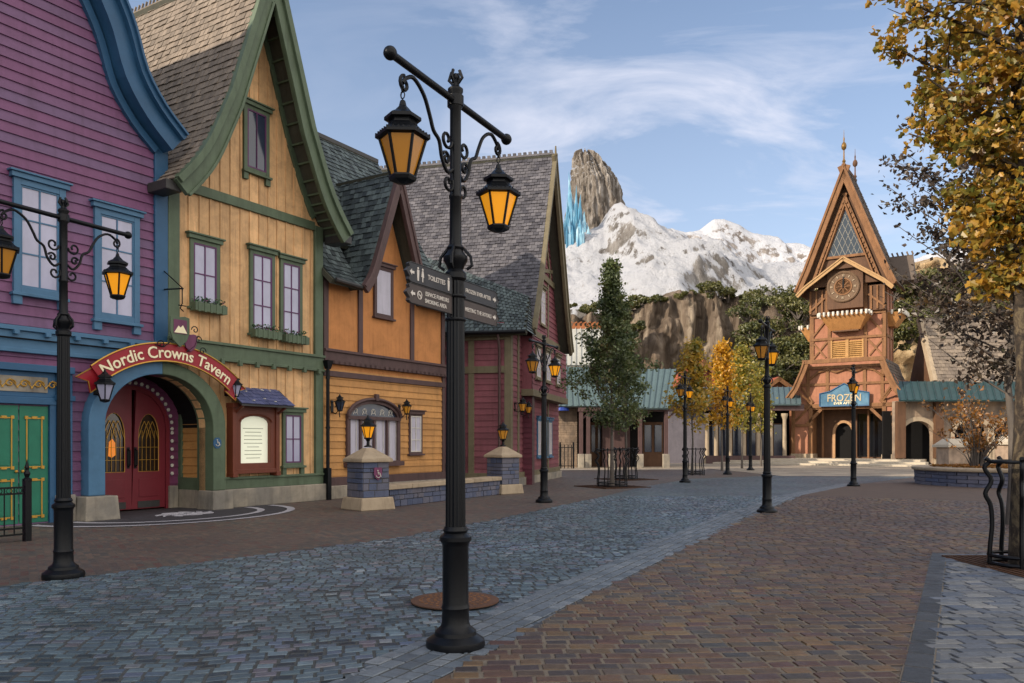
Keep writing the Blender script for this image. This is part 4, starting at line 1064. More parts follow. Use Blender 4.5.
while q < Lw-.5: m.box(q, min(q+1.05, Lw-.5)-.01, -.24, .24, .44, .56); q += 1.05
m.build('coping', M_cap, SW, bevel=.015)
# ------------------------------------------------------------------ street lamps
def street_lamp(loc, label, rz=0):
    t = empty('street_lamp', loc, rz, label, 'street lamp', 'black two-armed street lamps')
    MB().lathe([(.225, 0), (.232, .03), (.225, .07), (.19, .095), (.165, .11), (.16, .14), (.12, .17), (.108, .2), (.105, .3), (.11, .32)], n=32).build('base', M_iron, t, smooth=True)
    MB().lathe([(.112, .32), (.106, .335), (.102, .35), (.102, .80), (.108, .82), (.125, .84), (.125, .87), (.105, .885), (.09, .9), (.1, .92), (.085, .95)], n=12).build('sleeve', M_iron, t, smooth=True)
    s = MB(); n = 32; vs = []; fs = []     # fluted shaft
    H = [(.95, .079), (1.4, .077), (2.2, .072), (2.86, .068)]
    for (h, r) in H:
        for k in range(n): a = 2*PI*k/n; q = r*(1-.09*(k % 2)); vs.append((q*math.cos(a), q*math.sin(a), h))
    for i in range(len(H)-1):
        for k in range(n): fs.append((i*n+k, i*n+(k+1) % n, (i+1)*n+(k+1) % n, (i+1)*n+k))
    s.add(vs, fs); s.build('post', M_iron, t)
    MB().lathe([(.068, 2.86), (.085, 2.88), (.085, 2.92), (.06, 2.95), (.075, 2.99), (.095, 3.02), (.095, 3.05), (.07, 3.08), (.05, 3.12), (.047, 3.22), (.045, 3.5), (.052, 3.51), (.052, 3.53), (.045, 3.54), (.043, 4.2), (.055, 4.22), (.05, 4.32), (.06, 4.34), (.06, 4.36), (.035, 4.38), (.03, 4.4)], n=24).build('collar', M_iron, t, smooth=True)
    f = MB(); f.ball((0, 0, 4.45), .035, 8); f.tube([(0, 0, 4.4), (0, 0, 4.45)], .03)
    for k in range(4): a = k*PI/2; f.tube([(.02*math.cos(a), .02*math.sin(a), 4.4), (.06*math.cos(a), .06*math.sin(a), 4.44), (.035*math.cos(a), .035*math.sin(a), 4.5)], .013, 5)
    f.build('finial', M_iron, t, smooth=True); f = MB(); f.lathe([(.06, 3.10), (.07, 3.12), (.06, 3.14)], n=12)
    for k in range(4):
        a = k*PI/2+.3; f.tube([(.06*math.cos(a), .06*math.sin(a), 3.12), (.12*math.cos(a), .12*math.sin(a), 3.05), (.13*math.cos(a), .13*math.sin(a), 2.98), (.09*math.cos(a), .09*math.sin(a), 2.95)], .013, 5)
    f.build('collar_scrolls', M_iron, t, smooth=True)
    a = MB(); a.tube([(-.86, 0, 4.265), (.86, 0, 4.265)], .027, 12)
    for s_ in (-1, 1): a.ball((s_*.87, 0, 4.265), .048, 10)
    a.lathe([(.065, -.04), (.065, .04)], (0, 0, 4.265), 16)
    a.build('crossbar', M_iron, t, smooth=True)
    for s_ in (-1, 1):
        b = MB()
        b.tube([(p.x, 0, p.y) for p in smooth([(s_*.045, 3.72), (s_*.12, 3.68), (s_*.2, 3.76), (s_*.24, 3.88), (s_*.32, 3.93), (s_*.37, 4.02), (s_*.45, 4.14), (s_*.58, 4.21), (s_*.68, 4.17), (s_*.72, 4.12)], 4)], .015, 7)
        def curl(cx, cz, r, d, a0): b.tube([(cx+d*r*(1-i/20)*math.cos(a0+i*.5), 0, cz+r*(1-i/20)*math.sin(a0+i*.5)) for i in range(15)], .013, 6)
        curl(s_*.13, 3.93, .075, s_, 3.2); curl(s_*.11, 3.6, .07, s_, 2.6); curl(s_*.70, 4.12, .06, -s_, 1.6)
        curl(s_*.14, 3.78, .05, s_, .4)
        b.build('scroll_arm', M_iron, t, smooth=True)
        lantern(t, (s_*.72, 0, 4.005), .9, M_amber if s_ > 0 else M_amber3)
    return t
M_amber3 = glassmat('shaded amber lantern glass', 'a8701c', .1, .25, .25, 3)
ARM = math.atan2(.893, .45)
LAMPS = [((455.5, 648), 'tall black street lamp with signboards on its post, nearest the camera'),
         ((63.5, 578), 'black street lamp on the dark footway before purple house and railing'),
         ((544, 502.5), 'black street lamp on setts edge before the raspberry house front'),
         ((767, 513), 'black street lamp at the seam between grey setts and brown bricks'),
         ((853.5, 486.5), 'black street lamp in front of the clock tower doorway'),
         ((685, 482.5), 'black street lamp between the caged green tree and the golden trees'),
         ((727.5, 474.5), 'distant thin street lamp among the golden trees'),
         ((750.5, 470.5), 'most distant thin street lamp before the colonnade')]
first = street_lamp(gnd(*LAMPS[0][0]), LAMPS[0][1], ARM)
EXTRA = []
for (p, lb) in LAMPS[1:]:
    o = dup(first); o.location = gnd(*p); o['label'] = lb
# signboards on the nearest lamp
M_sign = mat('charcoal signboard enamel', '3a3b40', .5, .1, 6, .1, 40)
M_sign2 = mat('brown grey signboard enamel', '4b4240', .5, .12, 6, .1, 40)
M_text = mat('white sign lettering', 'cfc8c0', .5, .05, 4, 0, grime=0)
def signboard(s_, z, m_, lines, icons, arrow):
    x0, x1 = .075, .70
    P = [(s_*x0, z-.07), (s_*x0, z+.07), (s_*(x1-.06), z+.07), (s_*(x1-.03), z+.055), (s_*(x1-.045), z+.035), (s_*x1, z), (s_*(x1-.045), z-.035), (s_*(x1-.03), z-.055), (s_*(x1-.06), z-.07)]
    b = MB(); b.prism([P], -.014, .014)
    o = b.build('signboard', m_, first, bevel=.004)
    f = MB(); f.tube([(p[0], -.014, p[1]) for p in P+P[:1]], .004, 4); f.build('sign_border', M_lead, o)
    for side in (-1,):   # the face towards the camera looks along -y of the lamp
        for (txt, dz, size, cx, wmax) in lines:
            t = text_mb(txt, size, .001); xs = [v[0] for v in t.v]; w = max(xs)-min(xs); kx = min(1, wmax/w)
            tvis(t, lambda x, y, zz: (cx+x*kx, -.0165+y, z+dz+zz)); t.build('lettering', M_text, o, recalc=False)
        ic = MB()
        ax_ = arrow; d = s_
        ic.prism([[(ax_+d*.025, z), (ax_, z+.022), (ax_, z+.009), (ax_-d*.03, z+.009), (ax_-d*.03, z-.009), (ax_, z-.009), (ax_, z-.022)]], -.0175, -.0145)
        ic.build('arrow', M_text, o)
        for kind, cx in icons:
            ic = MB()
            if kind in 'mwb':
                ic.lathe([(.009, -.001), (.009, .002)], (cx, -.0165, z+.04), 8, ax='y')
                if kind == 'w': ic.prism([[(cx-.008, z+.03), (cx+.008, z+.03), (cx+.018, z-.015), (cx+.006, z-.015), (cx+.005, z-.05), (cx-.005, z-.05), (cx-.006, z-.015), (cx-.018, z-.015)]], -.0175, -.0145)
                else: ic.prism([[(cx-.014, z+.028), (cx+.014, z+.028), (cx+.012, z-.01), (cx+.008, z-.05), (cx-.008, z-.05), (cx-.012, z-.01)]], -.0175, -.0145)
            else:
                ic.tube([(cx+.028*math.cos(q), -.016, z+.028*math.sin(q)) for q in [i*PI/8 for i in range(17)]], .004, 4); ic.box(cx-.017, cx+.017, -.0175, -.0145, z-.003, z+.004); ic.bar((cx-.02, -.016, z+.02), (cx+.02, -.016, z-.02), .006, .003)
            ic.build('pictogram', M_text, o)
signboard(-1, 2.815, M_sign, [('TOILETTES', -.016, .05, -.30, .24)], [('m', -.55), ('w', -.49), ('b', -.13)], -.63)
signboard(-1, 2.665, M_sign2, [('ESPACE FUMEURS', .01, .042, -.29, .36), ('SMOKING AREA', -.042, .042, -.31, .32)], [('n', -.53)], -.62)
signboard(1, 2.815, M_sign, [('FROZEN EVER AFTER', -.016, .045, .34, .44)], [], .62)
signboard(1, 2.665, M_sign2, [('MEETING THE ROYALS', -.016, .045, .34, .44)], [], .62)
for z in (2.56, 2.74, 2.9): MB().lathe([(.078, -.012), (.084, -.004), (.084, .004), (.078, .012)], (0, 0, z), 24).build('sign_clamp', M_iron, first, smooth=True)

# ------------------------------------------------------------------ iron railing before the green doors
rl = gnd(27, 541); rdir = FL.x
RL = empty('iron_railing', rl, FL.rz, 'low black iron railing with spiked posts before the green doors', 'railing')
for k in (0, -2.2, -4.4):
    m = MB(); m.box(k-.05, k+.05, -.05, .05, 0, .98); m.lathe([(.07, 0), (.07, .03), (.03, .06), (.05, .12), (.025, .18), (.035, .22), (.001, .36)], (k, 0, .98), 10); m.build('post', M_iron, RL, bevel=.005)
m = MB()
for z in (.12, .22, .78, .88): m.box(-4.35, -.05, -.02, .02, z-.015, z+.015)
m.build('rail', M_iron, RL)
m = MB()
for k in range(28):
    x = -.2-k*.15; m.tube([(x, 0, .12), (x, 0, .88)], .011, 5); m.tube([(x+.075+.045*math.cos(a), 0, .83+.04*math.sin(a)) for a in [i*PI/4 for i in range(9)]], .007, 4)
m.build('balusters', M_iron, RL)

# ------------------------------------------------------------------ raspberry house
FP = Frame(510, 29.0, 719)
KH = fempty(FP, 'timber_house', 'raspberry clapboard house with huge steep grey slate roof and narrow street gable', 'house', 'houses along the street')
kx, kz = 5.4, 13.9
khalf = [(4.1, 5.9), (3.75, 6.4), (3.0, 7.7), (0, kz)]
kw = 3.9*2
gabK = [(kx+sg*o, z-.2) for sg, L in ((-1, khalf), (1, khalf[::-1])) for o, z in L]
wallK = [(0, 0), (0, 5.6), (kx-3.6, 6.2), (kx, 13.4), (kx+3.6, 6.2), (kx+3.6, 0)]
MB().prism([wallK], 0, .25).build('wall', M_pink, KH)
cb = MB(); clapboard(cb, [wallK], .22, .028); cb.build('clapboard_siding', M_pink, KH)
cb = MB(); clapboard(cb, [[(0, 0), (8, 0), (8, 5.55), (0, 5.55)]], .22, .028); cb.v = [(y, 8-x, z) for x, y, z in cb.v]; cb.build('clapboard_siding', M_pink, KH)
MB().box(.03, .3, .25, 9, 0, 6).build('side_wall', M_pink, KH)
s_ = MB(); s_.box(.3, 9, 12.8, 13, 0, 6); s_.prism([wallK], 12.8, 13); s_.build('back_wall', M_back, KH)
rf = MB(); sh = MB()
for sg in (-1, 1):
    P = [(kx+sg*o, z) for o, z in khalf]
    rf.prism([band(P, .14, sg)], -.5, 13.3)
    shingle(sh, lambda a, p, q: (p, a, q), [(x, z+.02) for x, z in P], lambda s: (-.5, 13.3), .165, .22, up=-sg, lift=.03, rag=.6)
    m = MB(); m.prism([band(P, .34, sg)], -.62, -.48); m.prism([band([(x, z+.04) for x, z in P], .1, sg)], -.68, -.46); m.build('bargeboard', M_olive, KH, bevel=.01)
ro = rf.build('roof', M_deck, KH); sh.build('shingles', M_slate2, ro)
m = MB(); m.box(kx-.05, kx+.05, -.5, 13.3, kz, kz+.08)
for k in range(60): m.cbox((kx, -.4+k*.23, kz+.13), (.1, .13, .12), rnd=.9 if k % 2 else .1)
m.build('ridge_crest', M_slate2, ro)
m = MB(); m.tube([(kx, -.6, kz-.2), (kx, -.6, kz+.35)], [.06, .03]); m.build('finial', M_olive, KH)
# low wing roof on the side wall: hipped at the street end
wv = lambda px, py, y: (*FP.f(px, py, 0),)
def on_slope(px, py):    # where that line of sight meets the steep roof slope
    r = ray(px, py); N = (FP.x*6.2+Vector((0, 0, -3.0))).normalized(); Q = FP.o+FP.x*(kx-3)+Vector((0, 0, 7.72))
    P = CAM+r*((Q-CAM).dot(N)/r.dot(N))-FP.o; return Vector((P.dot(FP.x), P.dot(FP.y), P.z))
T0 = on_slope(530, 296); T1 = on_slope(462, 270); T1 = T0+(T1-T0)*1.9
E0, E1 = Vector((-.34, -.68, 5.62)), Vector((-.9, max(6, T1.y+1.5), 5.62))
def wing(a, p, q):  # a in 0..1 along the eave, p up the slope
    lo_, hi_ = E0.lerp(E1, a), T0.lerp(T1, a); v = lo_.lerp(hi_, p)+Vector((-.6, 0, .8))*q; return tuple(v)
m = MB(); ng = 12
gv_ = [wing(i_/ng, j_/ng, q_) for q_ in (-.04, -.2) for j_ in range(ng+1) for i_ in range(ng+1)]; o2 = (ng+1)**2; gf = []
for j_ in range(ng):
    for i_ in range(ng):
        a_ = j_*(ng+1)+i_; gf += [(a_, a_+1, a_+ng+2, a_+ng+1), (a_+o2, a_+ng+1+o2, a_+ng+2+o2, a_+1+o2)]
for i_ in range(ng): gf += [(i_, i_+o2, i_+1+o2, i_+1), (i_*(ng+1), (i_+1)*(ng+1), (i_+1)*(ng+1)+o2, i_*(ng+1)+o2)]
m.add(gv_, gf)
wo = m.build('wing_roof', M_deck, KH)
sh = MB(); nr = 15
for i in range(nr):
    p0, p1_ = i/nr, (i+1)/nr+.01; mm = 44; off = (i % 2)*.5
    for k in range(mm):
        a0, a1 = (k+off)/mm+.002, (k+1+off)/mm-.002
        if a1 > 1: continue
        l = .02+R.random()*.02; sh.add([wing(a0, p0, l), wing(a1, p0, l), wing(a1, p1_, .004), wing(a0, p1_, .004), wing(a0, p0, 0), wing(a1, p0, 0)], [(0, 1, 2, 3), (0, 4, 5, 1), (0, 3, 4), (1, 2, 5)])
for i in range(nr):     # hip end
    t0, t1 = i/nr, (i+1)/nr; B = Vector((2.0, -.5, 5.7))
    a, b, c, d = E0.lerp(T0, t0), B.lerp(T0, t0), B.lerp(T0, t1), E0.lerp(T0, t1); o_ = Vector((0, -.03, .01))
    sh.add([tuple(a+o_), tuple(b+o_), tuple(c), tuple(d)], [(0, 1, 2, 3)])
sh.build('shingles', M_slate, wo)
MB().tube([tuple(E0+Vector((-.05, 0, -.05))), tuple(E1+Vector((-.05, 0, -.05)))], .07, 8).build('gutter', M_iron, KH)
t = MB()
t.box(-.06, .22, -.06, .2, 0, 5.6); t.box(1.0, 1.2, -.06, 0, 0, 6); t.box(3.0, 3.2, -.06, 0, 0, 8); t.box(6.4, 6.6, -.06, 0, 0, 8.6)
for z in (3.45, 5.95, 8.6): 
    hw_ = min(3.6, (13.4-z)/2.0); t.box(max(0, kx-hw_), kx+hw_, -.09, 0, z, z+.26)
t.box(0, 9, -.1, 0, .3, .5); t.box(kx-.1, kx+.1, -.06, 0, 8.8, 13.2)
for sg in (-1, 1): t.bar((kx+sg*.1, -.05, 9.0), (kx+sg*1.9, -.05, 9.3), .16, .08); t.bar((kx, -.05, 11.3), (kx+sg*1.5, -.05, 8.9), .16, .08)
t.prism([[(-.05, 3.7), (-.05, 4.0), (-.5, 4.0), (-.5, 3.9)]], -.1, .1) if False else None
t.build('timber_frame', M_olive, KH, bevel=.008)
t = MB()
for y in (1.35, 3.2): t.box(-.07, 0, y, y+.22, 0, 5.6)
t.box(-.09, 0, .2, 8.8, 4.15, 4.4); t.box(-.1, 0, .2, 8.8, .3, .5); t.box(-.1, 0, .2, 8.8, 5.35, 5.6)
t.build('side_timbers', M_olive, KH, bevel=.008)
t = MB(); t.box(-.14, 9.0, -.16, 0, 0, .3); t.box(-.16, .0, 0, 8.8, 0, .3); t.build('stone_base', M_stone, KH)
ov = MB(); ov.box(1.6, 8.8, -.5, 0, 3.4, 3.66); ov.build('jetty_beam', M_olive, KH, bevel=.01)
fw_ = MB(); clapboard(fw_, [[(1.7, 3.66), (1.7, 5.7), (8.7, 5.7), (8.7, 3.66)]], .22, .028, -.42); fw_.box(1.72, 8.7, -.41, 0, 3.66, 5.7); fw_.build('jetty_wall', M_pink, KH)
for (a, b) in ((2.2, 3.1), (4.0, 5.0), (6.2, 7.1)):
    window(KH, a, b, 4.1, 5.4, M_olive, M_white, M_curtain, 3, 2, y=-.42)
window(KH, kx-.5, kx+.5, 6.6, 8.2, M_olive, M_white, M_curtain, 3, 2)
for (a, b) in ((4.3, 5.1), (5.4, 6.2), (6.5, 7.3)): window(KH, a, b, 1.0, 2.6, M_blue2, M_white, M_curtain, 3, 2)
dr = MB(); dr.prism([[(2.0, .1), (2.0, 2.2), (2.3, 2.6), (2.6, 2.75), (2.9, 2.6), (3.2, 2.2), (3.2, .1)], [(2.15, .1), (2.15, 2.15), (2.4, 2.5), (2.6, 2.6), (2.8, 2.5), (3.05, 2.15), (3.05, .1)]], -.14, 0)
dd = dr.build('door_surround', M_olive, KH); MB().box(2.15, 3.05, -.03, 0, .1, 2.5).build('door', M_dkblue, KH)
# downpipes and the dark link passage between the orange and raspberry houses
m = MB(); m.tube([(-.6, 2.8, 5.5), (-.2, 2.8, 5.1), (-.15, 2.8, 4.7), (-.15, 2.8, 0)], .05, 8); m.tube([(-.4, .35, 5.5), (-.18, .35, 5.0), (-.18, .35, 0)], .05, 8); m.build('downpipe', M_brown, KH, smooth=True)
LKp = at(458, 443, 31.5); LKp.z = 0
LK = empty('link_building', LKp, FP.rz+PI/2, 'narrow dark raspberry passage front between orange and raspberry houses', 'building')
lk = MB(); clapboard(lk, [[(-3, 0), (3.2, 0), (3.2, 6.0), (-3, 6.0)]], .2, .028); lk.v = [(x, -y, z) for x, y, z in lk.v]
lk.v = [(x, y, z) for x, y, z in lk.v]; lk.build('clapboard_siding', mat('dark raspberry paint', '5e2a38', .65, .15, 1.5, .25, 25, rv=.2), LK)
MB().box(-3, 3.2, -.4, -.0, 0, 6).build('wall', M_brown, LK)
MB().box(-.9, .9, .02, .06, 0, 2.4).build('door', M_case, LK)
x, z = FP.f(516, 388, -.3)
wall_lantern(FP, .6, 3.3, 'dark wall lantern beside the raspberry house corner post', WG, .9, 0, M_amber2)
wall_lantern(FP, 1.55, 3.2, 'dark wall lantern beside the blue door of the raspberry house', WG, .8, 0, M_amber2)
# ------------------------------------------------------------------ clock tower
TW = Frame(846, 62, -680, -1)
M_tst = mat('salmon stucco', 'a06e56', .85, .15, .8, .3, 20, grime=.3)
M_tst2 = mat('pale tan stucco', 'b08a66', .85, .15, .8, .3, 20, grime=.3)
M_oak = mat('weathered oak timber', '825c3c', .75, .35, 2, .3, 20, grain=(2, 2, .5), grime=.45)
M_oak2 = mat('dark oak timber', '5e4330', .75, .3, 2, .3, 20, grain=(2, 2, .5), grime=.3)
M_rt = mat('brown grey shingles', '6f6258', .8, .2, 1, .3, 15, rv=1, h2='4a423c')
M_leadg = glassmat('blue grey lattice glass', '1b262e', 0, .15, .3, 2)
TH = fempty(TW, 'clock_tower', 'tall timbered clock tower with pointed gable roof and carved wooden clock face', 'clock tower')
tx_ = lambda px, py=400, y=0: TW.f(px, py, y)[0]
tz = lambda py, px=846, y=0: TW.f(px, py, y)[1]
xc = tx_(846)
hb = (tx_(884)-tx_(808))/2; cxb = xc
ub = .5   # set-back of the upper body
# ground floor: corner piers, stone bases
for (a, b) in ((792, 813), (882.5, 903)):
    x0, x1 = tx_(a), tx_(b)
    MB().box(x0-.05, x1+.05, -.25, 1.3, 0, .75).build('pier_base', M_cap, TH, bevel=.03)
    MB().box(x0+.05, x1-.05, -.12, 1.2, .75, 5.0).build('pier', M_tst, TH)
    m = MB()
    for q in (x0, x1-.28): m.box(q, q+.28, -.2, 1.2, .75, 4.9)
    m.box(x0, x1, -.22, 0, 2.9, 3.1); m.bar((x0+.1, -.2, 3.1), (x1-.1, -.2, 4.6), .14, .1)
    m.build('pier_timbers', M_oak, TH, bevel=.01)
xl, xr = tx_(792), tx_(903)
m = MB(); m.box(xl+.2, xr-.2, 3.2, 7.2, 0, 6.5); m.box(xl+.1, xl+.3, .8, 7.2, 0, 5); m.box(xr-.3, xr-.1, .8, 7.2, 0, 5); m.build('rear_wall', M_tst, TH)
x0, x1 = tx_(829), tx_(850)   # inner arched doorway
hole = arch_pts((x0+x1)/2, .62, .8, 2.4, 0)
dm = MB(); dm.prism([[(xl+.3, 0), (xl+.3, 4.6), (xr-.3, 4.6), (xr-.3, 0)], hole, [(tx_(853), .5), (tx_(853), 3.9), (tx_(882), 3.9), (tx_(882), .5)]], 1.6, 1.75); dm.build('porch_wall', M_oak2, TH)
m = MB(); m.prism([band(hole, .2, 1)], 1.45, 1.6); m.build('door_surround', M_tst2, TH)
MB().box(x0-.2, x1+.2, 1.9, 1.95, 0, 3.3).build('door', M_darkin, TH)
MB().box(tx_(853), tx_(882), 1.75, 1.8, .5, 3.9).build('shop_window', glassmat('dark shop glass', '14161a', 0, .08, .3, 2), TH)
m = MB(); m.box(xl+.9, xl+1.0, .6, 1.6, 0, 4.2)
for q in (820, 851, 866): m.box(tx_(q)-.07, tx_(q)+.07, .9, 1.1, 0, 4.5)
m.box(xl+1.2, xr-1.2, -.1, .2, tz(409), tz(405)); m.box(xl, xr, -.2, .1, tz(407.5), tz(403.5))
for sg in (-1, 1):
    q = xc+sg*2.9; m.bar((q, -.1, 3.1), (q-sg*1.1, -.1, tz(409)), .22, .2)
m.build('porch_timbers', M_oak, TH, bevel=.01)
# broad flared skirt roof open to the front
sh_ = [(tx_(907)-xc+.1, tz(399)), (3.75, tz(388)), (3.2, tz(372)), (2.9, tz(361))]
front = [(-2.9, tz(361)), (-3.2, tz(372)), (-3.9, tz(390)), (-3.9, tz(405)), (3.9, tz(405)), (3.9, tz(390)), (3.2, tz(372)), (2.9, tz(361))]
MB().prism([front], -.05, .3).build('skirt_wall', M_tst, TH)
m = MB(); sh = MB(); bb_ = MB()
for sg in (-1, 1):
    P = [(xc+sg*o, z) for o, z in sh_]
    m.prism([band(P, .15, sg)], -1.1, 5.4); bb_.prism([band(P, .42, sg)], -1.2, -1.05); bb_.prism([band([(x, z+.04) for x, z in P], .12, sg)], -1.3, -1.05)
    shingle(sh, lambda a, p, q: (p, a, q), P, lambda s: (-1.1, 5.4), .28, .3, up=-sg, lift=.03)
sk = m.build('skirt_roof', M_oak2, TH); sh.build('shingles', M_rt, sk); bb_.box(-3.0, 3.0, -1.25, -1.0, tz(363.5), tz(359.5)); bb_.build('bargeboard', M_oak, sk, bevel=.01)
m = MB()
for x in (-2.8, -1.35, 1.35, 2.6): m.box(x-.12, x+.12, -.14, 0, tz(403), tz(366))
m.box(-3.3, 3.3, -.16, 0, tz(385), tz(382.5)); m.box(-3.1, 3.1, -.16, 0, tz(368), tz(365))
for sg in (-1, 1):
    m.tube([(sg*2.7, -.12, tz(378)), (sg*2.0, -.14, tz(371)), (sg*1.3, -.12, tz(369)), (sg*.7, -.14, tz(372)), (0, -.12, tz(369))], .1, 6); m.bar((sg*3.3, -.1, tz(386)), (sg*2.4, -.1, tz(402)), .14, .1); m.bar((sg*3.3, -.8, tz(392)), (sg*2.6, -.1, tz(402)), .14, .12)
m.build('skirt_timbers', M_oak, TH, bevel=.01)
# upper body
MB().prism([[(-3.1, tz(288)), (0, tz(178)), (3.1, tz(288))]], 3.2, 3.4).build('gable_wall', M_oak2, TH)
MB().box(-hb, hb, ub, 3.7, tz(366), tz(288)).build('upper_wall', M_tst, TH)
m = MB()
for x in (-hb, hb-.28): m.box(x, x+.28, ub-.1, ub+.1, tz(362), tz(290))
m.box(-1.45, -1.2, ub-.1, ub, tz(362), tz(312)); m.box(1.2, 1.45, ub-.1, ub, tz(362), tz(312)); m.box(-hb, hb, ub-.13, ub, tz(338.5), tz(336)); m.box(-hb, hb, ub-.15, ub, tz(361), tz(358.5)); m.box(-hb, hb, ub-.13, ub, tz(315), tz(312))
for sg in (-1, 1):
    m.bar((sg*(hb-.2), ub-.06, tz(357)), (sg*1.5, ub-.06, tz(340)), .14, .1); m.bar((sg*(hb-.2), ub-.06, tz(334)), (sg*1.6, ub-.06, tz(318)), .14, .1); m.bar((sg*(hb-.2), ub-.06, tz(340)), (sg*1.6, ub-.06, tz(356)), .12, .08)
    for y in (ub, 2.0, 3.4): m.box(sg*hb-.06, sg*hb+.06, y, y+.25, tz(362), tz(290))
    for z in (tz(338), tz(314)): m.box(sg*hb-.06, sg*hb+.06, ub, 3.7, z, z+.22)
m.build('upper_timbers', M_oak, TH, bevel=.01)
lv = MB()
for sg in (-1, 1):
    a, b = (-1.15, -.06) if sg < 0 else (.06, 1.15); z = tz(357)
    while z < tz(340)-.05: lv.add([(a, ub-.13, z), (b, ub-.13, z), (b, ub-.02, z+.13), (a, ub-.02, z+.13), (a, ub-.11, z-.02), (b, ub-.11, z-.02)], [(0, 1, 2, 3), (0, 4, 5, 1)]); z += .15
    lv.box(a, b, ub-.16, ub, tz(358.5), tz(357)); lv.box(a-.06, a+.06, ub-.16, ub, tz(358), tz(339)); lv.box(b-.06, b+.06, ub-.16, ub, tz(358), tz(339))
lv.build('louvred_shutters', mat('tan louvre wood', 'a8804e', .7, .15, 2, .2, 20), TH)
# balcony bays with scalloped rails, front and sides
def bay(c, hw, d, ax, z0, z1, nm='balcony'):
    t = MB(); X = (lambda u, v, z: (c[0]+u, c[1]-v, z)) if ax == 'f' else (lambda u, v, z: (c[0]+ax*v, c[1]+u, z))
    vs = [X(-hw*.55, 0, z0), X(hw*.55, 0, z0), X(hw*.55, d*.4, z0), X(-hw*.55, d*.4, z0), X(-hw, 0, z1), X(hw, 0, z1), X(hw*.9, d, z1), X(-hw*.9, d, z1)]
    t.add(vs, [(0, 1, 2, 3), (4, 5, 6, 7), (0, 1, 5, 4), (1, 2, 6, 5), (2, 3, 7, 6), (3, 0, 4, 7)])
    o = t.build(nm, mat('tan bay panel', 'b5824e', .7, .12, 1.5, .2, 20), TH)
    s = MB(); n = 11
    for i in range(n):
        u = -hw*.95+1.9*hw*(i+.5)/n; p = X(u, d+.02, z1-.02); s.lathe([(.001, -.17), (.07, -.12), (.1, 0), (.1, .2)], p, 6)
    for v in (d*.3, d*.8):
        for sg in (-1, 1): p = X(sg*hw*.95, v, z1-.02); s.lathe([(.001, -.17), (.07, -.12), (.1, 0), (.1, .2)], p, 6)
    s.build('scalloped_rail', M_white, o)
    return o
bay((-.05, ub), 1.95, 1.5, 'f', tz(330), tz(315))
bay((-hb, 2.2), 1.4, .95, -1, tz(337), tz(323)); bay((hb, 2.2), 1.4, 1.1, 1, tz(327), tz(314))
MB().cbox((0, ub-.5, tz(331)), (1.9, .6, .1)).build('balcony_bracket', M_oak2, TH)
# clock stage
m = MB(); m.box(-hb, hb, ub-.35, ub+.2, tz(312), tz(287)); m.build('clock_stage', M_oak2, TH)
m = MB()
for k in range(13):
    x = -hb+.1+k*(2*hb-.2)/12
    if abs(x) > 1.45: m.box(x-.07, x+.07, ub-.45, ub-.3, tz(311), tz(288))
for sg in (-1, 1): m.box(sg*1.4-.12, sg*1.4+.12, ub-.5, ub-.3, tz(311), tz(271)); m.bar((sg*hb, ub-.42, tz(309)), (sg*1.6, ub-.42, tz(296)), .15, .1)
m.build('clock_stage_timbers', M_oak, TH, bevel=.01)
ck = (tx_(844.5), 0, tz(287.5)); CFY = -.35
MB().box(-1.3, 1.3, CFY-.08, .2, tz(309), tz(269)).build('clock_board', M_oak2, TH)
CF = MB().lathe([(1.2, .0), (1.2, -.12), (1.12, -.16), (1.02, -.12), (1.0, -.08)], (ck[0], CFY-.06, ck[2]), 40, ax='y').build('clock_face', mat('carved wood dial', '6a5440', .7, .3, 5, .6, 12), TH, smooth=True)
m = MB()
for k in range(12):
    a = k*PI/6; c = (ck[0]+.86*math.sin(a), CFY-.17, ck[2]+.86*math.cos(a))
    m.bar((c[0]-.09*math.sin(a), c[1], c[2]-.09*math.cos(a)), (c[0]+.09*math.sin(a), c[1], c[2]+.09*math.cos(a)), .06, .05)
    if k % 3 == 0: m.bar((c[0]-.09*math.sin(a)+.08*math.cos(a), c[1], c[2]-.09*math.cos(a)-.08*math.sin(a)), (c[0]+.09*math.sin(a)+.08*math.cos(a), c[1], c[2]+.09*math.cos(a)-.08*math.sin(a)), .04, .05)
m.build('numerals', M_cap, CF)
m = MB(); m.lathe([(.66, 0), (.66, -.05), (.58, -.05), (.56, 0)], (ck[0], CFY-.14, ck[2]), 32, ax='y')
for k in range(8): a = k*PI/4; m.bar((ck[0], CFY-.16, ck[2]), (ck[0]+.5*math.cos(a), CFY-.16, ck[2]+.5*math.sin(a)), .06, .04)
m.build('inner_ring', M_oak, CF)
MB().bar((ck[0], CFY-.22, ck[2]-.1), (ck[0]+.03, CFY-.22, ck[2]+.75), .07, .03).bar((ck[0], CFY-.22, ck[2]-.1), (ck[0]+.02, CFY-.22, ck[2]+.5), .11, .03).build('hands', M_iron, CF)
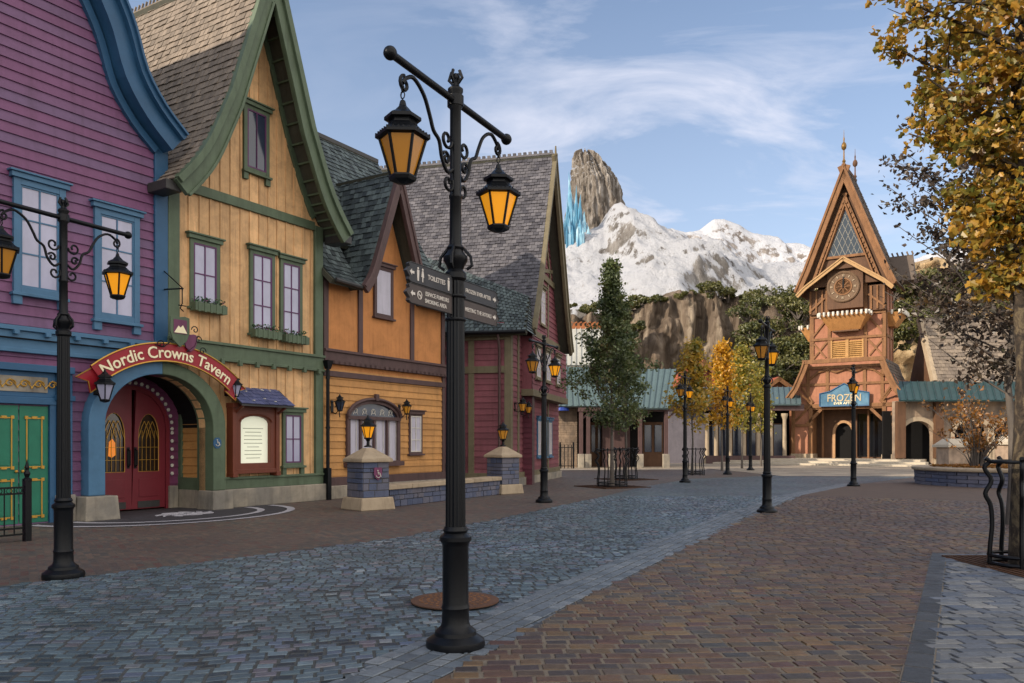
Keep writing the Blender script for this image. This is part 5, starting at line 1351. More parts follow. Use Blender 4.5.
# steep top roof
tp_ = [(3.72, tz(289)), (3.0, tz(268)), (0, tz(167))]
m = MB(); sh = MB(); bb_ = MB(); in_ = MB()
for sg in (-1, 1):
    P = [(sg*o, z) for o, z in tp_]
    m.prism([band(P, .16, sg)], -.7, 3.6); bb_.prism([band(P, .5, sg)], -.85, -.65); bb_.prism([band([(x, z+.05) for x, z in P], .16, sg)], -.95, -.65)
    shingle(sh, lambda a, p, q: (p, a, q), P, lambda s: (-.7, 3.6), .28, .3, up=-sg, lift=.03)
    Q = [(sg*2.55, tz(282)), (0, tz(194))]; in_.prism([band(Q, .2, sg)], -.45, -.2); in_.prism([band([(sg*2.15, tz(280)), (0, tz(203))], .1, sg)], -.5, -.2)
    for k in range(16):
        t = k/16; in_.cbox((sg*2.35*(1-t), -.5, tz(282)+(tz(199)-tz(282))*t), (.1, .1, .12))
rt = m.build('top_roof', M_oak2, TH); sh.build('shingles', M_rt, rt); bb_.build('bargeboard', M_oak, rt, bevel=.01)
in_.build('carved_gable_frame', M_oak, TH)
MB().prism([[(-3.3, tz(285)), (0, tz(176)), (3.3, tz(285))]], -.2, .1).build('gable_wall', M_oak2, TH)
wl2, wr2, wzb, wza = -1.32, 1.32, tz(256), tz(210)
gw_ = MB().prism([[(wl2, wzb), (0, wza), (wr2, wzb)]], -.26, -.2).build('lattice_window', M_leadg, TH)
m = MB()
def inside(x, z): return wzb <= z <= wza-(wza-wzb)*abs(x)/1.32
for s_ in (-1, 1):
    for k in range(-14, 15):
        pts = [(k*.42+s_*(z-wzb)*.42, z) for z in [wzb+i*.08 for i in range(60)]]; pts = [p for p in pts if inside(*p)]
        if len(pts) > 1: m.bar((pts[0][0], -.275, pts[0][1]), (pts[-1][0], -.275, pts[-1][1]), .03, .02)
m.build('lead_lattice', mat('grey lead came', '8a8880', .6, .1), gw_)
m = MB(); m.bar((wl2-.1, -.3, wzb-.08), (wr2+.1, -.3, wzb-.08), .2, .12, up=(0, 1, 0)); m.bar((wl2-.1, -.3, wzb), (0, -.3, wza+.2), .14, .12); m.bar((wr2+.1, -.3, wzb), (0, -.3, wza+.2), .14, .12); m.build('window_frame', M_oak, gw_)
# little gable over the clock
P0 = [(3.55, tz(293)), (2.9, tz(285)), (0, tz(259))]
m = MB(); bb_ = MB()
for sg in (-1, 1):
    P = [(sg*o, z) for o, z in P0]; m.prism([band(P, .1, sg)], -.9, -.2); bb_.prism([band(P, .27, sg)], -1.03, -.9); bb_.prism([band([(x, z+.04) for x, z in P], .1, sg)], -1.09, -.9)
lg = m.build('clock_canopy', M_rt, TH); bb_.build('bargeboard', mat('pale oak', 'a8865c', .7, .25, 2, .3, 20, grime=.25), lg)
MB().prism([[(-1.0, tz(270)), (0, tz(262)), (1.0, tz(270))]], -.75, -.2).build('canopy_gable', M_oak2, TH)
# side dormer roof and finials
m = MB(); sh = MB()
m.prism([[(2.0, tz(282)), (3.8, tz(282)), (5.0, tz(282)), (2.6, tz(257))]], -.0, .01) if False else None
for y0_, y1_ in ((1.4, 3.2),):
    m.add([(1.2, y0_, tz(283)), (4.6, y0_, tz(283)), (4.6, y1_, tz(283)), (1.2, y1_, tz(283)), (1.2, (y0_+y1_)/2, tz(256)), (4.4, (y0_+y1_)/2, tz(256))], [(0, 1, 5, 4), (3, 2, 5, 4), (1, 2, 5), (0, 1, 2, 3)])
    for k in range(9): m.bar((1.6+k*.35, (y0_+y1_)/2, tz(256)), (1.5+k*.35, (y0_+y1_)/2, tz(252.5)), .12, .1)
m.build('side_dormer', M_rt, TH)
for (y, zt, nm) in ((-.75, tz(133), 0), (3.5, tz(135), 1)):
    m = MB(); zb = tz(168); hh = zt-zb
    m.lathe([(.12, -.1), (.08, .15), (.14, .3), (.06, .45), (.045, hh*.42), (.17, hh*.47), (.2, hh*.54), (.15, hh*.61), (.045, hh*.66), (.06, hh*.75), (.025, hh*.8), (.01, hh)], (0, y, zb), 12)
    m.build('finial', mat('aged bronze gilding', '7a5c2c', .45, .3, 4, .1, 20, metal=.4) if not nm else M_oak2, TH, smooth=True)
# entrance sign
SX0, SX1 = tx_(821), tx_(870)
TS = empty('tower_sign', fplace(TW, (SX0+SX1)/2, -.3, tz(406)), TW.rz, 'painted blue board sign with gilded title hung over the clock tower doorway', 'sign')
sw = (SX1-SX0)/2; hh = tz(389)-tz(406)
P = [(-sw, 0), (-sw, hh*.75), (-sw*.6, hh*.85), (-sw*.4, hh), (0, hh*1.3), (sw*.4, hh), (sw*.6, hh*.85), (sw, hh*.75), (sw, 0)]
MB().prism([P], -.08, .02).build('board', mat('blue painted sign', '33607c', .5, .3, 1.2, .1, 20, h2='567e96'), TS)
m = MB(); m.tube([(p[0], -.09, p[1]) for p in P+P[:1]], .06, 5); m.build('rim', M_blue, TS)
t = text_mb('FROZEN', .78, .02); xs = [v[0] for v in t.v]; k = 2*sw*.68/(max(xs)-min(xs)); tvis(t, lambda x, y, z: (x*k, y-.1, .36+z)); t.build('lettering', mat('weathered cream lettering', 'b8a888', .5, .15), TS, recalc=False)
t = text_mb('EVER AFTER', .26, .02); xs = [v[0] for v in t.v]; k = 2*sw*.42/(max(xs)-min(xs)); tvis(t, lambda x, y, z: (x*k, y-.1, .12+z)); t.build('lettering', M_letter, TS, recalc=False)
# low pale steps before the tower
for i, (d, ext, h) in enumerate(((3.6, 9.5, .0), (2.6, 8.5, .12), (1.6, 7.0, .24))):
    pass
STP = empty('tower_steps', TW.o, TW.rz, 'broad pale stone steps in front of the clock tower', 'steps')
M_step = mat('pale step stone', 'b3a896', .8, .12, 2, .3, 20, grime=.2)
for i in range(3): MB().box(-8.2+i*.7, 6.6-i*.5, -6.8+i*1.6, -.2 if i == 2 else -6.8+(i+1)*1.6+.1, 0, .14+.14*i).build('step', M_step, STP, bevel=.01)

# ------------------------------------------------------------------ service buildings with metal roofs
M_seam = mat('verdigris standing seam metal', '55676a', .5, .12, .6, .15, 8, grime=.2)
M_seam2 = mat('sunlit tone standing seam metal', 'a9a9a2', .45, .12, .6, .15, 8, grime=.2)  # paler copy of the seam metal with sunlight put into its colour
M_wood3 = mat('purple brown porch timber', '54403f', .7, .2, 2, .2, 20)
M_wst = mat('tan rubble wall', '9a8672', .85, .3, 1.2, .8, 6, h2='6e6258')
FM = Frame(610, 52, 9e6)
fx = lambda px, y=0: FM.f(px, 443, y)[0]
fz = lambda py, y=0: FM.f(600, py, y)[1]
def seam_roof(name, par, quad, m, n, th=.12, fas=M_wood3):
    """quad: eave-left, eave-right, ridge-right, ridge-left"""
    a, b, c, d = [Vector(p) for p in quad]; nrm = (b-a).cross(d-a).normalized()
    if nrm.z < 0: nrm = -nrm
    mb = MB(); q = [a, b, c, d]; mb.add([tuple(p-nrm*th) for p in q]+[tuple(p) for p in q], [(0, 1, 2, 3), (4, 5, 6, 7), (0, 1, 5, 4), (1, 2, 6, 5), (2, 3, 7, 6), (3, 0, 4, 7)])
    for i in range(n+1):
        t = i/n; mb.bar(a.lerp(b, t)+nrm*.03, d.lerp(c, t)+nrm*.03, .04, .09, up=nrm)
    return mb.build(name, m, par)
SB = fempty(FM, 'service_pavilion', 'low shop pavilion with pale seamed metal roofs, green hip and dark porch openings', 'pavilion')
ev = fz(406, -1)
m = MB(); m.box(fx(540), fx(576), 0, 6, 0, fz(404)); m.build('stone_wall', M_wst, SB)
blk = MB(); blockwork(blk, fx(541), fx(577), -.03, .5, 0, fz(404)); blk.build('stone_facing', M_wst, SB)
seam_roof('hip_roof', SB, [(fx(536, -1), -1, ev), (fx(602, -1), -1, ev), (fx(589), 1.2, fz(367, 1.2)), (fx(550), 1.2, fz(367, 1.2))], M_seam, 11)
seam_roof('hip_roof', SB, [(fx(602, -1), -1, ev), (fx(602), 6, ev), (fx(589), 4, fz(367, 1.2)), (fx(589), 1.2, fz(367, 1.2))], M_seam, 6)
MB().box(fx(550), fx(589), 1.2, 4, fz(368), fz(366)).build('hip_cap', M_seam, SB)
seam_roof('upper_roof', SB, [(fx(545, 1.3), 1.3, fz(365, 1.3)), (fx(606, 1.3), 1.3, fz(365, 1.3)), (fx(606, 5), 5, fz(328, 5)), (fx(545, 5), 5, fz(328, 5))], M_seam2, 12)
m = MB(); x = fx(545, 5)
while x < fx(606, 5): m.box(x, x+.16, 4.95, 5.1, fz(328, 5), fz(323.5, 5)); m.bar((x, 5, fz(324, 5)), (x+.3, 5, fz(322, 5)), .08, .1); x += .33
m.box(fx(545, 5), fx(606, 5), 4.9, 5.15, fz(329, 5), fz(326, 5)); m.build('ridge_crest', mat('rust coloured cresting', '9a5f3a', .8, .2, 3, .2, 15), SB)
seam_roof('porch_roof', SB, [(fx(600, -1), -1.2, fz(408, -1)), (fx(668, -1), -1.2, fz(408, -1)), (fx(679, 2), 3, fz(369, 3)), (fx(600, 2), 3, fz(369, 3))], M_seam, 13)
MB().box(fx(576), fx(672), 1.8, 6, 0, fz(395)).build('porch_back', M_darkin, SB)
MB().box(fx(604), fx(632), .9, 1.7, 0, fz(404)).build('centre_wall', M_wood3, SB)
m = MB(); m.box(fx(577), fx(672), -.9, -.6, fz(412), fz(407.5)); m.box(fx(577), fx(672), -.8, 1.8, fz(407.6), fz(406.5)); m.build('fascia', M_wood3, SB)
for q in (581, 588, 612, 640, 666):
    m = MB(); x = fx(q, -.7); m.box(x-.2, x+.2, -.95, -.5, 0, .9); a = m.build('column_base', M_stone, SB, bevel=.02)
    m = MB(); m.box(x-.12, x+.12, -.85, -.6, .9, fz(411)); m.bar((x, -.72, fz(420)), (x+.6, -.72, fz(412)), .12, .12); m.build('column', M_wood3, SB)
for (a, b) in ((590, 603), (643, 663)):
    m = MB(); x0, x1 = fx(a, 1.7), fx(b, 1.7); m.box(x0, x1, 1.7, 1.8, 0, 3.0); df = m.build('shop_door', M_oak2, SB)
    m = MB()
    for q in (0, 1):
        w = (x1-x0)/2; m.box(x0+q*w+.1, x0+(q+1)*w-.1, 1.66, 1.7, 1.0, 2.8)
    m.build('pane', M_pane2, df)
# painted wall mural panel and gate railing in front of the stone wall
m = MB(); x = fx(546, -1)
while x < fx(572, -1): m.tube([(x, -2.2, 0), (x, -2.2, 1.5)], .025, 5); x += .22
for z in (.15, 1.3): m.box(fx(546, -1), fx(572, -1), -2.22, -2.18, z, z+.05)
rg = empty('iron_railing', FM.o, FM.rz, 'plain dark iron railing before the stone wall of the metal roofed pavilion', 'railing'); m.build('balusters', M_iron, rg)
m = MB()
for x in (fx(546, -1), fx(559, -1), fx(572, -1)): m.box(x-.05, x+.05, -2.25, -2.15, 0, 1.65)
m.build('post', M_iron, rg)
# blue umbrella-like hood lamp on that wall
m = MB(); m.lathe([(.5, 0), (.42, .25), (.2, .5), (.02, .62)], (fx(561), -.5, fz(411)), 14); hd = tag(m.build('wall_hood', mat('royal blue hood', '22409a', .5, .1), None), 'small royal blue rounded hood on the tan rubble wall', 'hood'); hd.location = FM.o

# colonnade between the golden trees and the clock tower
FC = Frame(745, 63, 9e6); cx2 = lambda px, y=0: FC.f(px, 443, y)[0]; cz2 = lambda py, y=0: FC.f(745, py, y)[1]
CB = fempty(FC, 'colonnade_building', 'long low arcade with pale columns and green metal roof left of the tower', 'arcade')
CB['label'] = 'long low arcade with pale columns and green metal roof beside the clock tower'
seam_roof('roof', CB, [(cx2(668, -1), -1.2, cz2(404, -1)), (cx2(800, -1), -1.2, cz2(404, -1)), (cx2(800, 3), 3.2, cz2(387, 3)), (cx2(668, 3), 3.2, cz2(387, 3))], M_seam, 24)
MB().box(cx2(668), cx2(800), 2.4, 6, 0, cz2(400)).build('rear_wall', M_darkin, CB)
MB().box(cx2(668), cx2(800), -.9, -.6, cz2(411), cz2(405)).build('beam', M_wood3, CB)
MB().box(cx2(668), cx2(704), -.3, 2.4, 0, cz2(408)).build('side_wall', mat('lavender grey render', '6c6870', .85, .12, 1, .2, 12), CB)
for q in (711, 723, 737, 751, 764.5, 778):
    x = cx2(q, 2.3); m = MB(); m.box(x-.45, x+.45, 2.28, 2.4, .4, 3.2); wf = m.build('window_frame', M_oak2, CB); MB().box(x-.35, x+.35, 2.25, 2.28, .5, 3.1).build('pane', M_pane2, wf)
for q in (707, 716, 730, 744, 758, 771, 784.5):
    m = MB(); x = cx2(q, -.75); m.lathe([(.26, 0), (.26, .5), (.16, .6), (.14, 3.4), (.2, 3.6), (.26, 3.75), (.26, 3.9)], (x, -.75, 0), 12); m.build('column', M_cap, CB, smooth=True)
MB().box(cx2(703), cx2(790), -1.2, -.95, 0, .62).build('parapet', M_wood3, CB)
# red tiled gables standing behind the arcade
def bgable(name, fr, x0, x1, y0, y1, z0, z1, zr, wm_, rm, label, cat='house', group=None):
    t = fempty(fr, name, label, cat, group); c = (x0+x1)/2
    m = MB(); m.prism([[(x0, z0), (x0, z1), (c, zr), (x1, z1), (x1, z0)]], y0, y1); m.build('wall', wm_, t)
    r = MB(); sh = MB(); b = MB()
    for sg in (-1, 1):
        P = [(c+sg*((x1-x0)/2+.4), z1-.4), (c, zr+.1)]; r.prism([band(P, .15, sg)], y0-.5, y1+.3); b.prism([band(P, .35, sg)], y0-.6, y0-.45)
        shingle(sh, lambda a, p, q: (p, a, q), P, lambda s: (y0-.5, y1+.3), .35, .35, up=-sg, lift=.03)
    ro = r.build('roof', M_deck, t); sh.build('shingles', rm, ro); b.build('bargeboard', M_oak, ro)
    return t
M_rtile = mat('terracotta tiles', 'a4553a', .8, .15, 1, .2, 12, rv=.5, h2='7e4030')
bgable('small_gabled_house', Frame(777, 70, 9e6), -2.3, 2.3, 0, 8, 0, cz2(389), cz2(371), mat('peach render', 'b9825f', .85, .12, 1, .2, 12), M_rtile, 'small peach gabled house behind the arcade roof beside the tower', group='small gables behind the arcade')
bgable('small_gabled_house', Frame(703, 70, 9e6), -2.8, 2.8, 0, 8, 0, cz2(388), cz2(352), mat('brick red render', '8e4a40', .85, .12, 1, .2, 12), M_rtile, 'narrow brick red gabled house behind the golden trees', group='small gables behind the arcade')

# building right of the tower
FR = Frame(930, 58, 9e6); rx = lambda px, y=0: FR.f(px, 443, y)[0]; rzz = lambda py, y=0: FR.f(930, py, y)[1]
RB = fempty(FR, 'stone_lodge', 'rubble stone lodge with arched entry, teal roof and steep shingled gable behind the bare shrub', 'lodge')
M_tealr = mat('teal metal roofing', '2a4549', .5, .12, .6, .15, 8)
seam_roof('eave_roof', RB, [(rx(898, -1), -1.2, rzz(400, -1)), (rx(1060, -1), -1.2, rzz(400, -1)), (rx(1060, 2), 2.4, rzz(381, 2)), (rx(898, 2), 2.4, rzz(381, 2))], M_tealr, 22)
ah = arch_pts(rx(918), 1.15, 1.0, 2.2, 0, 12)
ah2 = [arch_pts(rx(q), 1.3, 1.0, 2.2, 0, 12) for q in (972, 1010)]
MB().prism([[(rx(896), 0), (rx(896), rzz(401)), (rx(1060), rzz(401)), (rx(1060), 0)], ah]+ah2, 0, .6).build('stone_wall', M_wst, RB)
m = MB()
for a in [ah]+ah2: m.prism([band(a, .3, 1)], -.08, .05)
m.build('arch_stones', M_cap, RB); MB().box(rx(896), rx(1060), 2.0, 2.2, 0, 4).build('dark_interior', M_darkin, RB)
for q in (899, 937, 1040):
    m = MB(); m.box(rx(q)-.3, rx(q)+.3, -.4, 0, .5, rzz(402)); m.build('buttress', M_oak2, RB)
m = MB(); sh = MB(); b = MB()
Pq = [(2.6, rzz(381, 2)), (4.8, rzz(318, 4.8))]
m.prism([band(Pq, .2, -1)], rx(934, 3), rx(1040, 3), ax='yz'); g_ = m.build('main_roof', M_deck, RB)
shingle(sh, lambda a, p, q: (a, p, q), Pq, lambda s: (rx(934, 3), rx(1040, 3)), .3, .3, up=1, lift=.04); sh.build('shingles', mat('tan grey shakes', '8f8172', .85, .2, 1, .3, 15, rv=1, h2='6a6058'), g_)
b.prism([band([(p[0], p[1]+.1) for p in Pq], .5, -1)], rx(931, 3), rx(935, 3), ax='yz'); b.build('verge_board', M_cap, g_)
MB().prism([[(2.6, 3), (2.6, rzz(381, 2)), (4.8, rzz(318, 4.8)), (7, rzz(381, 2)), (7, 3)]], rx(935, 3), rx(937, 3), ax='yz').build('gable_wall', M_oak2, RB)

# ------------------------------------------------------------------ planter, parapet piers
pg = gnd(985, 488.5)
PL = empty('stone_planter', pg+Vector((2.2, 2.4, 0)), .15, 'low curved blue stone planter holding the bare orange shrub', 'planter')
m = MB(); N_ = 26; r0, r1_ = 3.1, 2.75
rng = [(2*PI*i/N_) for i in range(N_)]
for row in range(4):
    for i in range(N_):
        a0, a1 = rng[i]+row*.12+.006, rng[i]+row*.12+2*PI/N_-.006; e = R.uniform(0, .03); z0 = .0+row*.14
        m.add([((r0+e)*math.cos(a0), (r0+e)*math.sin(a0), z0+.006), ((r0+e)*math.cos(a1), (r0+e)*math.sin(a1), z0+.006), (r1_*math.cos(a1), r1_*math.sin(a1), z0+.006), (r1_*math.cos(a0), r1_*math.sin(a0), z0+.006),
               ((r0+e)*math.cos(a0), (r0+e)*math.sin(a0), z0+.134), ((r0+e)*math.cos(a1), (r0+e)*math.sin(a1), z0+.134), (r1_*math.cos(a1), r1_*math.sin(a1), z0+.134), (r1_*math.cos(a0), r1_*math.sin(a0), z0+.134)], [(0, 3, 2, 1), (4, 5, 6, 7), (0, 1, 5, 4), (1, 2, 6, 5), (2, 3, 7, 6), (3, 0, 4, 7)])
m.lathe([(3.04, 0), (3.04, .5)], n=40); m.build('blockwork', M_bluestone, PL, bevel=.01)
MB().lathe([(2.6, .56), (3.2, .56), (3.22, .6), (3.22, .66), (3.18, .69), (2.7, .69)], n=48).build('coping', M_cap, PL)
MB().lathe([(2.75, .5), (2.5, .62), (1.5, .66), (.01, .68)], n=32).build('soil', mat('planter soil', '4a3826', .95, .3, 4, .6, 15), PL)
for (q, y, h, lb) in ((953, 470, 1.35, 'pale stone parapet pier left end behind the planter, nearer the tower'), (1012, 470, 1.5, 'pale stone parapet pier behind the planter beside the trunk')):
    c = at(q, 443, 46); c.z = 0; lb = lb.replace('left end ', '')
    t = empty('parapet_pier', c, .2, lb, 'pier', 'parapet piers behind the planter')
    MB().box(-.7, .7, -.5, .5, 0, h).build('brickwork', mat('pale brick', 'a08b78', .85, .2, 3, .7, 8, h2='857464'), t, bevel=.02)
    m = MB(); m.box(-.85, .85, -.65, .65, h, h+.16); m.frustum((0, 0), .8, .6, h+.16, h+.5, .45, .3); m.build('capstone', M_step, t, bevel=.02)
# ------------------------------------------------------------------ trees
def lf(mb, c, s, rnd, asp=1.5, up=.3):
    n = Vector((R.gauss(0, 1), R.gauss(0, 1), R.gauss(0, 1)+up)); n = n.normalized() if n.length > .01 else Vector((0, 0, 1))
    a = n.orthogonal().normalized(); b = n.cross(a); w = R.uniform(0, 2*PI)
    u = (a*math.cos(w)+b*math.sin(w))*s*asp*.5; v = (b*math.cos(w)-a*math.sin(w))*s*.5; k = n*s*.16
    mb.add([c-u, c-v+k-u*.15, c+u, c+v+k-u*.15], [(0, 1, 2), (0, 2, 3)], rnd)
def lf2(mb, c, s, rnd):
    """broad folded leaf with an uneven lobed outline"""
    n = Vector((R.gauss(0, 1), R.gauss(0, 1), R.gauss(0, 1)+.5)).normalized(); a = n.orthogonal().normalized(); b = n.cross(a); w = R.uniform(0, 2*PI)
    u = a*math.cos(w)+b*math.sin(w); v = b*math.cos(w)-a*math.sin(w); cr = R.uniform(.1, .4)*s
    T = [(-.55, 0, 0), (-.25, .5, 1), (.05, .3, .6), (.25, .42, .9), (.62, 0, .2), (.25, -.42, .9), (.05, -.3, .6), (-.25, -.5, 1)]
    mb.add([c]+[c+u*p*s*1.15+v*q*s*1.1+n*cr*h for p, q, h in T], [(0, i+1, (i+1) % 8+1) for i in range(8)], rnd)
M_bark = mat('mottled brown bark', '33291f', .9, .35, 4, .9, 10, h2='5a4e3c', grain=(2, 2, .6), grime=.3)
t = NT('plane tree bark'); c_ = t.ramp(t.noise(9, 5, .6, vec=t.mapv(scale=(1, 1, .55)), dist=1.0), [(.38, hexc('201a14')), (.5, hexc('382e24')), (.6, hexc('5e523e')), (.72, hexc('42372a'))])
t.link(c_, t.b.inputs['Base Color']); t.b.inputs['Roughness'].default_value = .9; t.link(t.bump(t.noise(18, 8, .7), .9, .02), t.b.inputs['Normal']); M_plane = t.m
M_barkg = mat('grey twig bark', '5d5650', .9, .25, 5, .5, 12)
def tree(name, loc, label, group, H, tr, zb, crown, nb, nleaf, ls, lm, bark=M_bark, rise=.5, spread=.16, twigs=3, br=.022, cat='tree', lo=0, noise_s=.9, trunk_bend=.0, az=None, open_=.25, clump=0):
    t = empty(name, loc, R.uniform(0, 6), label, cat, group); t.rotation_euler.z = 0
    w = [Vector((R.gauss(0, .03), R.gauss(0, .03), 0))*(i > 0)*i*.35 for i in range(9)]
    T_ = [Vector((0, 0, -.02 if i == 0 else H*.97*i/8))+w[i]+Vector((trunk_bend*i/8, 0, 0)) for i in range(9)]
    m = MB(); m.tube(T_, [tr*(1.35 if i == 0 else (1-.11*i)) for i in range(9)], 10); m.build('trunk', bark, t, smooth=True)
    b = MB(); segs = []
    for i in range(nb):
        q = (i+.5)/nb; q = q**.9; z = zb+(H-zb)*q*.97; i0 = min(7, int(z/(H*.97)*8)); o = T_[i0].lerp(T_[i0+1], z/(H*.97)*8-i0)
        a = i*2.4+R.uniform(-.4, .4) if az is None else R.uniform(*az)
        L = crown(q)*R.uniform(.7, 1.08); d = Vector((math.cos(a), math.sin(a), rise+R.uniform(-.15, .15)))
        e = o+d*L; mid = o.lerp(e, .5)+Vector((R.gauss(0, .05), R.gauss(0, .05), R.gauss(0, .03)-.04*L))*1.0
        pts = smooth([tuple(o), tuple(mid), tuple(e)], 3); b.tube(pts, [br*(1-.7*k/(len(pts)-1))*(1.2-q*.6) for k in range(len(pts))], 5); segs.append((o, mid, e, L))
        for k in range(twigs):
            s = R.uniform(.25, .85); c0 = o.lerp(mid, s*2) if s < .5 else mid.lerp(e, s*2-1)
            dd = Vector((R.gauss(0, 1), R.gauss(0, 1), R.uniform(-.3, 1))).normalized()*L*R.uniform(.25, .5); c1 = c0+dd
            b.tube([c0, c0.lerp(c1, .5)+Vector((0, 0, .03)), c1], [br*.4, br*.3, br*.12], 4); segs.append((c0, c0.lerp(c1, .5), c1, L*.4))
    b.build('branches', bark, t, smooth=True)
    l = MB()
    if clump:
        cs = []
        for i in range(nleaf//clump):
            o, mid, e, L = R.choice(segs); s = R.uniform(.3, 1.05)
            c = o.lerp(mid, s*2) if s < .5 else mid.lerp(e, s*2-1)
            cs.append((c+Vector((R.gauss(0, .05), R.gauss(0, .05), R.gauss(0, .05))), min(1, max(0, .5+.4*noise.noise(c*1.3)+R.gauss(0, .2))), R.uniform(.5, 1.5)))
        for c, r0, k_ in cs:
            for q in range(int(clump*k_)):
                d = Vector((R.gauss(0, 1), R.gauss(0, 1), R.gauss(0, .8)-.25))*spread*k_
                lf2(l, c+d, ls*R.uniform(.6, 1.3), min(1, max(0, r0+R.gauss(0, .13))))
        nleaf = 0
    for i in range(nleaf):
        o, mid, e, L = R.choice(segs); s = R.random()**.6; c = o.lerp(mid, s*2) if s < .5 else mid.lerp(e, s*2-1)
        c = c+Vector((R.gauss(0, spread), R.gauss(0, spread), R.gauss(0, spread*.8)))
        nz = noise.noise(c*noise_s+Vector((lo, 0, 0)))
        if nz < -open_ and R.random() < .7: continue
        lf(l, c, ls*R.uniform(.6, 1.25), min(1, max(0, .5+.55*noise.noise(c*1.7)+R.gauss(0, .17))))
    l.build('crown', lm, t, recalc=False)
    return t
M_lgold = leafmat('golden plane leaves', ['6a4a1c', '6e6c2a', '8a7c2e', 'a8822c', 'c49434', '667030', '946828'], .45)
M_lgreen = leafmat('dark green pear leaves', ['343e22', '445230', '566236', '687042', '6a5a34'], .3)
M_lyel = leafmat('bright yellow birch leaves', ['8a6a14', 'b5861a', 'c9961e', 'd8a52a', '8f8426'], .45)
M_lmix = leafmat('olive green and gold leaves', ['626a28', '82802e', 'a89034', '727a30', 'c49a30'], .5)
M_lyel2 = leafmat('yellow and olive leaves', ['6a6a28', '8a802c', 'b0902e', 'cca03a', '7a7a2c'], .5)
M_ldusk = leafmat('dusky plum brown leaves', ['2a2422', '3a302a', '473a30', '54483a', '3a3c2c'], .3)
M_lshr = leafmat('burnt orange leaves', ['7a4c1c', '9a6a24', '84501e', '6a5428'], .4)
M_lscrub = leafmat('olive scrub leaves', ['2e3720', '434a26', '5a5c30', '6e6a3a', '4e5430'], .3)

# the golden tree at the edge of the picture, its guard
R.seed(21); gt = gnd(1021, 568)
tree('golden_tree', gt, 'large golden leaved tree with mottled trunk in a black wavy guard', None, 10.4, .11, 3.4, lambda q: (.35+3.1*q) if q < .55 else 2.05-(q-.55)*.9, 58, 19000, .078, M_lgold, rise=.42, spread=.085, clump=12, twigs=9, br=.035, open_=.25, bark=M_plane)
def guard(loc, label, r=.4, h=1.4, n=6, bars=.024, wavy=True, group=None):
    t = empty('tree_guard', loc, .4, label, 'tree guard', group)
    for z in (.06, .16, h):
        m = MB(); P = [(r*math.cos(a), r*math.sin(a), z) for a in [i*PI/12 for i in range(25)]]; m.tube(P, bars*.9, 6); m.build('ring', M_iron, t, smooth=True)
    for k in range(n):
        a = 2*PI*k/n; prof = [(r, 0), (r, .25), (r*.93, .55), (r*.98, .8), (r*1.15, .95), (r*.95, 1.12), (r*1.18, 1.28), (r*1.02, h), (r*1.15, h+.05)] if wavy else [(r, 0), (r, h+.05)]
        m = MB(); m.tube([(p.x*math.cos(a), p.x*math.sin(a), p.y) for p in smooth(prof, 4)], bars, 7); m.build('bar', M_iron, t, smooth=True)
    return t
guard(gt, 'black iron guard of wavy bars round the mottled trunk', .36, 1.36, 5, .028)
# sparse dusky tree behind it
R.seed(5); dt = at(1012, 443, 15.5); dt.z = 0
tree('dusky_tree', dt, 'sparse dusky brown tree with grey twigs standing behind the golden tree', None, 7.6, .09, 2.35, lambda q: 2.3*(1-.4*abs(q-.4)), 60, 15000, .08, M_ldusk, M_barkg, rise=.75, spread=.13, twigs=5, br=.02, open_=.12)
# caged green trees
R.seed(8); a1 = gnd(612, 487); a2 = gnd(626, 479.5)
cone = lambda q: .95*(1 if q > .06 else .6)*(1-.93*max(0, q-.25)/.75)**.85
tree('green_tree', a1, 'dark green conical tree in an iron guard on the footway', 'dark green trees in guards', 8.3, .075, 1.9, lambda q: 1.7*(1.0 if q > .08 else .75)*max(.1, (1-max(0, q-.15)/.85))**1.15, 50, 12500, .088, M_lgreen, M_barkg, rise=.8, spread=.13, twigs=4, br=.018, open_=.35)
tree('green_tree', a2, 'slimmer dark green tree in a guard just behind the conical one', 'dark green trees in guards', 6.4, .06, 2.1, lambda q: 1.05*max(.15, (1-max(0, q-.2)/.8))**.8, 30, 5000, .085, M_lgreen, M_barkg, rise=.8, spread=.13, br=.016)
guard(a1, 'iron guard round the conical dark green tree', .55, 1.35, 8, .022, True, 'small iron tree guards')
guard(a2, 'iron guard round the slimmer dark green tree', .5, 1.35, 8, .022, True, 'small iron tree guards')
for a, lb in ((a1, 'dark square grate under the conical green tree'), (a2, 'dark square grate under the slimmer green tree')): pit(a+Vector((0, 0, -.006)), 1.0, .5, lb, 'tree grates under green trees')
for (px, py, D, H, r_, lm, lb, nl) in ((692, 0, 40, 6.7, 1.25, M_lyel2, 'olive and gold young tree beside the lamp, nearest of the autumn row', 2900), (722, 0, 46, 7.4, 1.15, M_lyel, 'bright yellow narrow young tree in the autumn row', 3000), (742, 0, 50, 7.6, 1.5, M_lmix, 'olive green young tree right of the bright yellow one', 4200), (761, 0, 54, 6.6, 1.0, M_lmix, 'small faded green young tree closest to the arcade roof', 2600)):
    c = at(px, 443, D); c.z = 0; lb = lb.replace('right of', 'beside')
    tree('young_tree', c, lb, 'young autumn trees before the arcade', H, .06, 2.2, lambda q: r_*max(.1, (1-max(0, q-.15)/.85))**.75*(1 if q > .08 else .7), 30, nl, .14, lm, M_barkg, rise=.9, spread=.2, twigs=3, br=.018, open_=.3)
c = at(694, 443, 40); c.z = 0; guard(c, 'iron guard round the olive and gold young tree', .5, 1.3, 8, .025, True, 'small iron tree guards')
